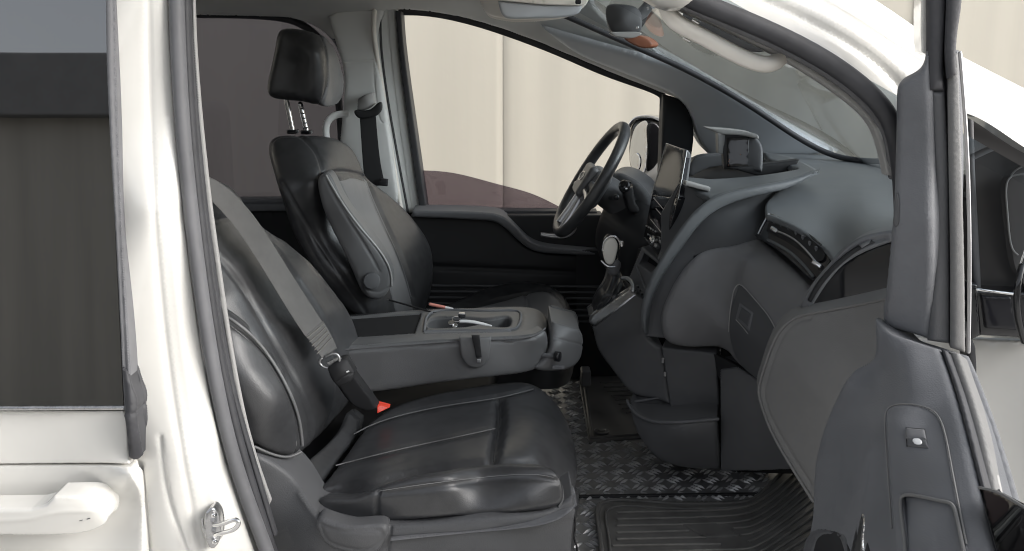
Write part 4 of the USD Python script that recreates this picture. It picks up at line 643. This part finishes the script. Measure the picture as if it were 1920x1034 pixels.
LB = Depth([(1340, 664, 2.19), (1345, 880, 2.17), (1430, 720, 2.06), (1480, 860, 2.05), (1400, 690, 2.10), (1500, 800, 2.0)])
add('lower_end_panel', co, relief(cc((1349, 694), (1380, 690), (1424, 716)) + [(1440, 780)] + cc((1500, 880), (1420, 884), (1350, 884)), LB, edge=(.006, .005), back=(.03, .1, 0)), 'plastic_low')
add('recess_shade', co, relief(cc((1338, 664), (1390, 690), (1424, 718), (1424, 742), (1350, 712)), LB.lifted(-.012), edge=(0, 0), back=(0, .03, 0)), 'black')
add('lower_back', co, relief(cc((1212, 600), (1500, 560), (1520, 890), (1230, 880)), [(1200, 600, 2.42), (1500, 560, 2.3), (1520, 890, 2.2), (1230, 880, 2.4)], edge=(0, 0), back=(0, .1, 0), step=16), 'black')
# gear lever
gl = grp('gear_lever', V)
add('boot', gl, relief([(1112, 598), (1116, 570), (1130, 545), (1144, 520), (1150, 505), (1164, 503), (1170, 515), (1174, 530), (1178, 540), (1160, 560), (1130, 588)], [(1112, 598, 2.47), (1178, 540, 2.49), (1150, 505, 2.53), (1150, 550, 2.44)], step=4, edge=(.02, .018), back=(0, .1, 0), grooves=[([(1118, 588), (1140, 556), (1156, 516)], .005, .006), ([(1126, 590), (1150, 560), (1166, 520)], .005, .006), ([(1114, 572), (1150, 556)], .005, .004)]), 'leather')
add('collar', gl, tube(np.array([P(1150, 506, y=2.5), P(1153, 497, y=2.5)]), .019, .016), 'plastic_mid')
add('grip', gl, relief([(1128, 462), (1134, 448), (1146, 441), (1158, 444), (1165, 456), (1166, 472), (1160, 488), (1157, 500), (1146, 500), (1136, 496), (1130, 480)], [(1128, 462, 2.5), (1165, 456, 2.5), (1157, 500, 2.5), (1148, 470, 2.485)], step=4, edge=(.016, .014), back=(0, .035, 0)), 'gloss_black')
add('grip_plate', gl, relief([(1131, 466), (1138, 452), (1150, 448), (1158, 458), (1156, 478), (1148, 496), (1138, 495), (1132, 482)], 2.476, step=4, edge=(.005, .004), back=(0, .01, 0)), 'cream', label='side plate of the gear lever grip, reflected light put into its pale colour')  # light reflected by the plate is put into the cream colour
add('grip_rim', gl, ptube([(1130, 470, 2.482), (1134, 452, 2.482), (1146, 443, 2.482), (1158, 447, 2.482), (1164, 460, 2.484)], .0026, step=4), 'chrome')
add('release', gl, rbox((.007, .012, .016), .002, at=P(1166, 457, y=2.48)), 'chrome')
add('lower_ring', gl, ptube([(1128, 490, 2.485), (1140, 500, 2.48), (1156, 500, 2.485)], .003, step=4), 'chrome')
# centre screen and controls
cs = grp('centre_screen', V, 'upright centre touchscreen seen almost edge on')
SD = Depth([(1249, 268, 2.64), (1287, 282, 2.44), (1240, 486, 2.40), (1214, 402, 2.56)])
add('screen_glass', cs, relief(cc((1249, 270), (1286, 284), (1272, 372), (1222, 366)), SD, step=5, edge=(.002, .001), back=(.012, .004, 0)), 'screen')
add('control_panel', cs, relief(cc((1222, 366), (1272, 372), (1239, 488), (1206, 446)), SD, step=5, edge=(.002, .001), back=(.02, .01, 0)), 'gloss_black')
add('bezel', cs, join(*[tube(SD.lifted(.001)(q), .0011, seg=8) for q in ([(1222, 366), (1249, 269)], [(1249, 269), (1288, 283)], [(1288, 283), (1272, 372)])]), 'silver')
add('screen_side', cs, relief(cc((1286, 281)) + [(1294, 286)] + cc((1297, 298)) + [(1290, 352), (1280, 414), (1262, 462), (1248, 486)] + cc((1240, 492), (1234, 488)) + [(1252, 440), (1268, 380)], [(1286, 283, 2.43), (1297, 298, 2.435), (1248, 488, 2.385), (1234, 488, 2.39), (1275, 380, 2.41)], step=4, edge=(.006, .006), back=(.0, .02, 0)), 'plastic_mid')
for a, b in (((1226, 372), (1250, 400)), ((1230, 392), (1246, 410)), ((1220, 412), (1240, 436))): add('control_line', cs, tube(SD.lifted(.003)([a, b]), .0011), 'silver')
for k in range(14):
    r = random.Random(k); a = (1212 + 4.2 * (k % 5) + 3 * (k // 5), 424 + 8.2 * (k % 5) * .8 + 16 * (k // 5) - 4 * (k % 5))
    add('button', cs, rbox((.004, .009, .004), .001, at=SD.lifted(.003)([a])[0]), 'plastic_light' if k % 3 == 0 else 'silver')
add('dial', cs, disc(SD.lifted(.012)([(1226, 452)])[0], (-1, -.3, .4), .013, .018), 'chrome')
add('dial', cs, disc(SD.lifted(.012)([(1233, 462)])[0], (-1, -.3, .4), .006, .016), 'silver')
cbx = grp('console_cubby', V)
add('cubby_front', cbx, relief(cc((1203, 462), (1236, 490), (1246, 500), (1210, 560), (1190, 548), (1176, 526)), [(1203, 462, 2.52), (1240, 495, 2.38), (1210, 560, 2.37), (1180, 526, 2.5)], edge=(.004, .004), back=(.03, .03, 0), holes=[cc((1206, 474), (1234, 496), (1220, 510), (1196, 494))]), 'plastic_mid')
add('cubby_inside', cbx, relief(cc((1196, 466), (1240, 490), (1226, 520), (1190, 502)), [(1196, 466, 2.6), (1240, 490, 2.46), (1226, 520, 2.46), (1190, 502, 2.58)], edge=(0, 0), back=(.02, .02, 0)), 'black')
add('cubby_trim', cbx, tube(P(np.array([1192, 1212.]), np.array([500, 548.]), y=np.array([2.47, 2.375])), .0035), 'plastic_door')
for q in ((1200, 545), (1204, 552), (1196, 538)): add('switch', cbx, rbox((.006, .006, .006), .0015, at=P(q[0], q[1], y=2.375)), 'gloss_black')
# driver's dashboard, column and wheel
dd = grp('driver_dashboard', V)
add('lower_dash', dd, relief([(1150, 350), (1180, 340), (1205, 352), (1218, 380), (1222, 430), (1206, 470), (1190, 500), (1180, 545), (1150, 540), (1130, 510), (1110, 460), (1120, 400)], [(1150, 350, 2.85), (1205, 352, 2.80), (1220, 430, 2.62), (1180, 545, 2.64), (1110, 460, 2.86), (1165, 430, 2.70)], edge=(.03, .03), back=(.05, .1, 0)), 'door_black')
add('instrument_hood', dd, relief([(1128, 332), (1150, 322), (1180, 334), (1204, 356), (1215, 390), (1190, 400), (1150, 380), (1120, 360)], [(1128, 332, 2.88), (1180, 334, 2.80), (1215, 390, 2.72), (1120, 360, 2.88)], edge=(.02, .02), back=(.05, .15, 0)), 'plastic')
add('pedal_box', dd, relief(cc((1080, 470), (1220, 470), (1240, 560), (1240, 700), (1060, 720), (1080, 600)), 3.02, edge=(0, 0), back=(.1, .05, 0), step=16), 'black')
sw = grp('steering_wheel', V, 'black leather steering wheel seen almost edge on')
sc_ = P(1106, 339, y=2.80); al = math.radians(31.5); e1 = np.array([0, 1., 0]); e2 = np.array([math.sin(al), 0, math.cos(al)]); nrm = np.array([-math.cos(al), 0, math.sin(al)])
tl = math.radians(2); e1 = e1 * math.cos(tl) + nrm * math.sin(tl); nrm = np.cross(e1, e2); nrm = nrm if nrm[0] < 0 else -nrm
th = np.linspace(0, 2 * math.pi, 72, endpoint=False); RW = .182
flat = 1 - .05 * np.clip(-np.sin(th) - .8, 0, 1) * 5
add('rim', sw, tube(sc_ + RW * (np.outer(np.cos(th), e1) + np.outer(np.sin(th) * flat, e2)), .0150, .0165, closed=True, seg=16), 'leather')
Bm = np.c_[e1, e2, nrm]
def inw(p): return sc_ + np.asarray(p) @ Bm.T
add('hub', sw, rbox((.15, .12, .055), .025, R=Bm, at=inw((0, -.01, -.02)), seg=2), 'plastic_mid')
add('hub_pad', sw, rbox((.12, .10, .03), .014, R=Bm, at=inw((0, -.005, .012)), seg=2), 'leather_soft')
add('emblem_ring', sw, tube(inw(np.c_[.028 * np.cos(th), .014 * np.sin(th), np.full(72, .028)]), .0018, closed=True, seg=6), 'chrome')
for s in (-1, 1):
    add('spoke', sw, tube(inw(np.array([[s * .06, -.01, -.005], [s * .12, -.012, -.008], [s * .175, -.02, -.004]])), .012, .020), 'plastic'); add('spoke_trim', sw, tube(inw(np.array([[s * .07, -.03, .008], [s * .12, -.034, .006], [s * .165, -.045, .004]])), .006, .010), 'silver')
    add('spoke', sw, tube(inw(np.array([[s * .035, -.06, -.006], [s * .045, -.11, -.006], [s * .05, -.165, -.002]])), .010, .016), 'silver')
add('column_shroud', sw, tube(inw(np.array([[0, 0, -.03], [0, -.005, -.12], [0, -.01, -.22]])), [.05, .058, .062], [.045, .05, .06], seg=20), 'plastic')
add('stalk', sw, tube(inw(np.array([[-.04, -.01, -.07], [-.11, .0, -.065], [-.16, .01, -.06]])), [.006, .007, .009]), 'gloss_black')
add('ignition_ring', dd, disc(P(1172, 350, y=2.70), (-.6, -.7, .2), .018, .02), 'gloss_black')
add('stalk_collar', dd, relief([(1168, 352), (1180, 345), (1188, 356), (1192, 380), (1200, 395), (1194, 402), (1180, 398), (1174, 380)], 2.69, edge=(.01, .01), back=(0, .05, 0)), 'black')
add('light_spot', dd, rbox((.006, .004, .004), .001, at=P(1174, 354, y=2.675)), 'white_plastic')

# ------------------------------------------------------------------ floor, tread plate, rubber mats
ZF = .50
fp_ = grp('tread_plate', V, 'grey metal tread plate floor with raised bars')
add('plate', fp_, relief(cc((940, 770), (1080, 690), (1500, 690), (1560, 1100), (900, 1100)), [(940, 770, 'z', ZF), (1500, 690, 'z', ZF), (1560, 1100, 'z', ZF), (900, 1100, 'z', ZF)], edge=(0, 0), back=(0, 0, -.006), step=30), 'plate')
def bars(x0, x1, y0, y1, pitch=.046, ln=.036, keep=None):
    vs, fs, k = [], [], 0; one = np.array([[-.5, 0, 0], [.5, 0, 0], [0, .5, 0], [0, -.5, 0], [0, .22, 1], [0, -.22, 1], [-.22, 0, 1], [.22, 0, 1]])
    ff = np.array([[0, 3, 6], [3, 5, 6], [3, 1, 5], [1, 7, 5], [1, 2, 7], [2, 4, 7], [2, 0, 4], [0, 6, 4], [6, 5, 4], [5, 7, 4]])
    for i, x in enumerate(np.arange(x0, x1, pitch)):
        for j, y in enumerate(np.arange(y0, y1, pitch)):
            if keep and not keep(x, y): continue
            a = math.pi / 4 if (i + j) % 2 else -math.pi / 4; c, s = math.cos(a), math.sin(a)
            for o in (-.013, 0, .013):
                v = one * [ln, .0085, .0048]; v = v + [0, o, 0]; vs.append(np.c_[c * v[:, 0] - s * v[:, 1] + x, s * v[:, 0] + c * v[:, 1] + y, v[:, 2] + ZF]); fs.append(ff + k); k += 8
    return np.vstack(vs), np.vstack(fs)
add('tread_bar', fp_, bars(-.05, .66, 1.6, 3.0), 'bar_metal', kind='stuff', smooth=False)
add('step_bar', fp_, tube(np.array([[.08, 2.145, ZF + .003], [.62, 2.16, ZF + .003]]), .006, .004), 'black')
pm = thing('rubber_mat', 'large ribbed black rubber mat on the floor in front of the passenger seat', 'floor mat')
Zm = ZF + .008
def onz(pts, z, **k): c = spl(pts, **k); return P(c[:, 0], c[:, 1], z=z)
mo = cc((1122, 940)) + [(1250, 938), (1380, 937)] + [(1410, 930), (1440, 905)] + cc((1476, 868), (1600, 868), (1640, 1150), (1130, 1150))
add('base', pm, relief(mo, [(1122, 940, 'z', Zm), (1600, 868, 'z', Zm), (1640, 1150, 'z', Zm), (1130, 1150, 'z', Zm)], step=12, edge=(.006, .004), back=(0, 0, -.007)), 'mat_rubber')
add('border', pm, tube(onz([(1130, 1140), (1124, 1000), (1126, 946), (1250, 943), (1384, 942), (1414, 934), (1444, 908), (1474, 876)], Zm + .001, step=8), .005, .004), 'mat_rubber')
add('border', pm, tube(onz([(1146, 1140), (1140, 1000), (1140, 956), (1250, 953), (1386, 951)], Zm + .001, step=8), .003, .003), 'mat_rubber')
for k in range(11):
    y0 = 958 + k * 12.5; x0 = 1330 - 4 * k + (k * 18 if k > 3 else 0) if k > 2 else 1150
    pts = [(1150 + (0 if k > 4 else 8), y0 + 3), (1260, y0 + 1), (1360 - 6 * (k % 2), y0 - 2)] + [(1410, y0 - 12 + k), (1450, y0 - 36 + k * 1.5), (1492, y0 - 72 + k * 2.6), (1530, y0 - 108 + 4 * k)]
    if k in (3, 4, 5):   # the ribs are interrupted by the raised arrow
        add('rib', pm, tube(onz(pts[:2] + [(1290 + 30 * (k - 3), y0 - 0)], Zm + .002, step=8), .0028, .003, seg=8), 'mat_rib'); add('rib', pm, tube(onz([(1376 + 14 * (k - 3), y0 - 5)] + pts[3:], Zm + .002, step=8), .0028, .003, seg=8), 'mat_rib')
    else: add('rib', pm, tube(onz(pts, Zm + .002, step=8), .0028, .003, seg=8), 'mat_rib')
add('arrow', pm, relief(cc((1272, 978), (1320, 968), (1385, 1002), (1378, 1004), (1322, 1006)), [(1272, 978, 'z', Zm + .004), (1385, 1002, 'z', Zm + .004), (1320, 968, 'z', Zm + .004)], edge=(.003, .003), back=(0, 0, -.004)), 'mat_rubber')
mm = thing('rubber_mat', 'small rubber mat with round fixing, on the tread plate behind the storage bin', 'floor mat')
add('base', mm, relief(cc((1084, 700), (1240, 690), (1240, 815), (1104, 828)), [(1092, 735, 'z', Zm), (1240, 720, 'z', Zm), (1240, 815, 'z', Zm)], step=12, edge=(.006, .004), back=(0, 0, -.007)), 'mat_rubber')
add('border', mm, tube(onz(cc((1094, 705), (1110, 822), (1230, 812)), Zm + .001, step=8), .005, .004), 'mat_rubber')
for k in range(8): add('rib', mm, tube(onz([(1126 + 7 * k, 718 + 8 * k), (1190, 716 + 8 * k), (1236, 713 + 8 * k)], Zm + .002, step=10), .003, .003, seg=8), 'mat_rubber')
cxy = P(1128, 809, z=Zm + .003); add('fixing', mm, disc(cxy, (0, 0, 1), .022, .006), 'mat_rubber'); add('fixing_centre', mm, disc(cxy + [0, 0, .004], (0, 0, 1), .011, .006), 'mat_rib')
add('sill_plate', V, rbox((1.15, .14, .03), .008, at=(.15, 1.55, .49)), 'plastic')
add('seat_rail', V, rbox((.03, .06, .05), .006, at=P(1098, 706, z=.56)), 'plastic_mid')
add('seat_box', V, rbox((.58, 1.35, .22), .03, at=(-.33, 2.36, .61)), 'black')

# ------------------------------------------------------------------ open passenger door (hinged at its front edge, swung wide)
pd = grp('passenger_door', V, 'open front passenger door with grey inner trim and window switch')
DT = Depth([(1690, 150, 1.47), (1765, 95, 1.44), (1660, 600, 1.50), (1745, 640, 1.46), (1720, 400, 1.45), (1750, 300, 1.45)])
add('corner_cover', pd, relief(cc((1733, 96)) + [(1728, 122), (1712, 138), (1694, 148), (1682, 162), (1679, 190), (1677, 300), (1668, 440), (1656, 560), (1654, 604)] + [(1668, 618), (1700, 628)] + cc((1744, 642)) + cc((1752, 500), (1753, 300), (1749, 170), (1742, 96)), DT, step=6, edge=(.014, .014), back=(.06, .04, 0)), 'plastic_door')
add('cover_slot', pd, relief([(1681, 362), (1685, 372), (1686, 396), (1683, 424), (1677, 426), (1676, 396)], DT.lifted(.002), step=3, edge=(.002, .002), back=(.01, .01, 0)), 'plastic')
add('inner_seal', pd, relief(cc((1746, 170), (1775, 168)) + [(1782, 300), (1784, 480)] + cc((1786, 648), (1744, 642)) + [(1751, 480), (1753, 300)], 1.455, edge=(.010, .010), back=(.02, .05, 0)), 'plastic')
add('outer_seal', pd, relief(cc((1781, 100), (1800, 100)) + [(1806, 300), (1811, 480)] + cc((1813, 664), (1786, 655)) + [(1786, 480), (1783, 300)], 1.445, edge=(.008, .008), back=(.02, .06, 0)), 'plastic_side')
add('frame', pd, relief(cc((1738, -80), (1780, -80)) + [(1775, 60), (1772, 130)] + cc((1775, 172), (1744, 172)) + [(1742, 100), (1742, 40)], 1.45, edge=(.010, .010), back=(.02, .05, 0)), 'rubber')
add('frame', pd, relief(cc((1780, -80), (1812, -80)) + [(1806, 10), (1799, 60), (1796, 100)] + cc((1797, 140), (1780, 150)) + [(1776, 100), (1778, 30)], 1.44, edge=(.008, .008), back=(.02, .06, 0)), 'rubber')
add('frame_edge', pd, relief(cc((1730, -80), (1740, -80)) + [(1743, 40)] + cc((1742, 104), (1730, 98), (1728, 60)), 1.47, edge=(.004, .004), back=(.01, .05, 0)), 'white_paint')
add('outer_edge', pd, ptube([(1800, 100, 1.47), (1808, 200, 1.47), (1815, 330, 1.47), (1818, 500, 1.47), (1816, 660, 1.46)], .003), 'silver')
DC2 = Depth([(1640, 596, 1.50), (1660, 625, 1.46), (1740, 642, 1.42), (1765, 652, 1.40), (1800, 770, 1.22), (1850, 950, 1.0), (1890, 1080, .88), (1625, 672, 1.48), (1585, 705, 1.48), (1550, 790, 1.48), (1523, 880, 1.47), (1518, 990, 1.46), (1500, 1080, 1.42), (1665, 790, 1.27), (1680, 1000, 1.08), (1620, 760, 1.40), (1590, 900, 1.34), (1600, 1060, 1.25), (1700, 1080, 1.0), (1740, 800, 1.22), (1700, 700, 1.36)])
add('door_card', pd, relief(cc((1637, 590)) + [(1650, 606), (1668, 620), (1700, 630)] + cc((1742, 644), (1762, 650)) + [(1785, 716), (1816, 830), (1846, 950)] + cc((1886, 1110), (1480, 1110)) + [(1512, 1010), (1521, 950), (1524, 880), (1548, 785), (1588, 702), (1608, 682), (1627, 670)] + cc((1635, 640)), DC2, step=6, edge=(.012, .010), back=(.06, .03, -.02),
    grooves=[([(1668, 1110), (1662, 950), (1656, 850), (1650, 790), (1640, 700)], .05, .012), ([(1600, 720), (1624, 760), (1628, 860), (1622, 980)], .03, -.004)]), 'plastic_door')
SWD = DC2.lifted(.003)
add('switch_plate', pd, relief([(1659, 790), (1661, 770), (1676, 759), (1710, 758), (1745, 768), (1764, 790), (1780, 860), (1800, 960)] + cc((1832, 1110), (1690, 1110)) + [(1676, 1000), (1666, 890)], SWD, step=5, edge=(.005, .004), back=(.02, .02, -.01), holes=[cc((1688, 930)) + [(1700, 927), (1760, 938), (1782, 944)] + cc((1792, 960), (1822, 1104), (1706, 1104))]), 'plastic_door')
add('plate_edge', pd, ptube([(1672, 990), (1664, 880), (1659, 800), (1664, 768), (1690, 758), (1740, 766), (1763, 788), (1784, 876), (1812, 1020)], .0012, SWD, lift=.0008, step=6), 'plastic_side')
add('pull_cup', pd, relief(cc((1684, 924), (1790, 940), (1828, 1108), (1700, 1108)), SWD.lifted(-.035), step=10, edge=(0, 0), back=(.02, .02, -.01), grooves=[([(1690, 968), (1780, 975)], .02, .01)]), 'plastic_mid')
add('cup_rim', pd, ptube([(1702, 1100), (1694, 1000), (1689, 940), (1698, 929), (1760, 939), (1784, 946), (1794, 970), (1818, 1090)], .0022, SWD, lift=.002, step=6), 'plastic_side')
add('switch_well', pd, relief(cc((1697, 800), (1735, 803), (1742, 842), (1698, 838)), SWD.lifted(.001), step=4, edge=(.002, .002), back=(0, .01, -.005)), 'black')
add('window_switch', pd, relief(cc((1698, 801), (1733, 804), (1736, 822), (1699, 820)), SWD.lifted(.008), step=4, edge=(.003, .003), back=(0, .01, -.005)), 'plastic_mid')
add('window_switch_face', pd, relief(cc((1699, 821), (1736, 823), (1740, 838), (1700, 835)), SWD.lifted(.005), step=4, edge=(.003, .003), back=(0, .01, -.005)), 'plastic')
add('switch_mark', pd, relief([(1713, 830), (1714, 825), (1720, 823), (1727, 825), (1728, 831), (1720, 833)], SWD.lifted(.0065), step=2, edge=(.001, .001), back=(0, .004, 0)), 'white_plastic', label='small white symbol on the window switch')
LV = Depth([(1600, 1040, 1.22), (1612, 950, 1.28), (1625, 1040, 1.18), (1580, 1000, 1.33)])
add('lever_recess', pd, relief([(1596, 1080), (1602, 1000), (1610, 955), (1617, 938), (1622, 960), (1626, 1010), (1628, 1080)], DC2.lifted(.002), step=4, edge=(.003, .003), back=(.01, .01, 0)), 'black')
add('release_lever', pd, relief([(1598, 1080), (1604, 1010), (1611, 975), (1616, 962), (1619, 985), (1616, 1020), (1612, 1080)], DC2.lifted(.016), step=4, edge=(.004, .004), back=(.01, .01, 0)), 'chrome')
add('door_pocket', pd, relief([(1494, 1060), (1508, 1010), (1526, 992), (1560, 994), (1582, 1004), (1590, 1040), (1592, 1110), (1480, 1110)], DC2.lifted(.01), step=5, edge=(.010, .010), back=(.03, .03, 0), holes=[[(1520, 1060), (1530, 1016), (1546, 1006), (1568, 1010), (1578, 1030), (1580, 1100), (1516, 1100)]]), 'plastic')
add('pocket_inside', pd, relief([(1508, 1060), (1524, 1006), (1546, 998), (1578, 1006), (1588, 1100), (1508, 1100)], DC2.lifted(.004), step=8, edge=(0, 0), back=(.01, .01, 0)), 'black')
add('belt_seal', pd, relief(cc((1763, 650), (1774, 656)) + [(1800, 730), (1832, 850)] + cc((1880, 1040), (1900, 1110), (1884, 1110)) + [(1846, 950), (1816, 830), (1785, 716)], DC2.lifted(-.004), step=5, edge=(.005, .005), back=(.03, .02, -.02)), 'rubber')
add('belt_rail', pd, relief(cc((1776, 656), (1796, 660)) + [(1830, 760), (1860, 880)] + cc((1900, 1060), (1910, 1110), (1900, 1110)) + [(1838, 880), (1804, 740)], DC2.lifted(-.03), step=5, edge=(.006, .006), back=(.03, .03, -.02)), 'plastic_side')
add('outer_skin_edge', pd, relief(cc((1792, 660), (1800, 664)) + [(1836, 766), (1866, 880)] + cc((1912, 1060), (1904, 1060)) + [(1860, 890), (1828, 772)], DC2.lifted(-.05), step=5, edge=(.003, .003), back=(.03, .03, -.02)), 'plastic_light')
add('window_pane', pd, relief(cc((1835, 914)) + [(1864, 920), (1900, 938), (1960, 975)] + cc((2040, 1110), (1890, 1110)), [(1835, 914, .98), (1900, 938, .9), (1960, 975, .84), (1890, 1110, .82), (2040, 1110, .76)], step=6, edge=(.001, .001), back=(.003, .002, 0)), 'quarter', label='lowered window glass of the open door')
add('pane_edge', pd, ptube([(1836, 915, .979), (1864, 921, .945), (1900, 939, .899), (1960, 976, .839)], .0016), 'plastic_side')
add('lower_shadow_seal', pd, relief(cc((1838, 930), (1860, 960), (1910, 1110), (1890, 1110)), [(1838, 930, 1.0), (1860, 960, .97), (1910, 1110, .85), (1890, 1110, .86)], edge=(.002, .002), back=(.03, .02, 0)), 'rubber')
# ------------------------------------------------------------------ front corner of the body seen past the door
fc = grp('front_corner', V)
YF = 1.74
add('quarter_window', fc, relief(cc((1818, 222)) + [(1870, 240)] + cc((1920, 270), (2060, 344), (2060, 560), (1830, 540)) + [(1824, 400)], YF - .01, edge=(.004, .003), back=(0, .02, 0)), 'smoke', label='dark smoky quarter window ahead of the open door')
add('quarter_frame', fc, ptube([(1819, 226, YF - .02), (1822, 330, YF - .02), (1830, 480, YF - .02), (1833, 548, YF - .02)], .0045, .006), 'rubber_grey')
add('upper_frame', fc, ptube([(1816, 217, YF - .02), (1868, 241, YF - .02), (1924, 273, YF - .02), (2050, 340, YF - .02)], .004, .005), 'rubber')
mf = grp('near_wing_mirror', V, 'edge of the near wing mirror and its drawn reflection, seen through the open door window')
add('reflection_panel', mf, relief([(1888, 345), (1896, 332), (1912, 328), (1960, 330), (1960, 560), (1912, 520), (1898, 470), (1890, 400)], YF - .05, edge=(.002, .001), back=(0, .02, 0)), 'smoke')  # mirror reflection in the quarter glass, drawn as a solid with pale outline
add('reflection_edge', mf, ptube([(1908, 478, YF - .054), (1898, 466, YF - .054), (1889, 400, YF - .054), (1887, 348, YF - .054), (1896, 332, YF - .054), (1924, 327, YF - .054)], .0016), 'plastic_side')
add('mirror_edge', mf, ptube([(1916, 500, YF - .12), (1908, 540, YF - .13), (1909, 590, YF - .13), (1920, 640, YF - .12)], .006), 'gloss_black')
add('chrome_edge', mf, ptube([(1922, 470, YF - .10), (1912, 500, YF - .1), (1904, 545, YF - .11)], .002), 'chrome')
bx = grp('mirror_base', V)
add('base_box', bx, relief(cc((1829, 546), (1990, 552), (1990, 640), (1838, 630)), YF - .06, edge=(.006, .006), back=(0, .06, 0)), 'gloss_black')
add('base_top_edge', bx, ptube([(1832, 543, YF - .075), (1870, 548, YF - .075), (1904, 552, YF - .075)], .003), 'chrome')
add('base_panel', bx, relief(cc((1842, 556), (1896, 558), (1906, 620), (1850, 616)), YF - .068, edge=(.003, .003), back=(0, .01, 0)), 'screen')
add('base_edge', bx, relief(cc((1816, 530), (1834, 534), (1840, 630), (1820, 640)), YF - .07, edge=(.006, .006), back=(0, .05, 0)), 'gloss_black')
add('fender', fc, relief(cc((1700, 628), (2100, 646), (2140, 1300), (1700, 1300)), [(1700, 628, YF + .02), (2100, 646, YF - .02), (1700, 1000, YF - .05), (2140, 1300, YF - .06)], edge=(.01, .01), back=(0, .04, 0), step=20), 'white_paint')
add('fender_seal', fc, relief([(1818, 634), (1826, 640), (1832, 670), (1832, 720), (1826, 750), (1820, 700), (1815, 660)], YF - .06, edge=(.006, .006), back=(0, .03, 0)), 'rubber')
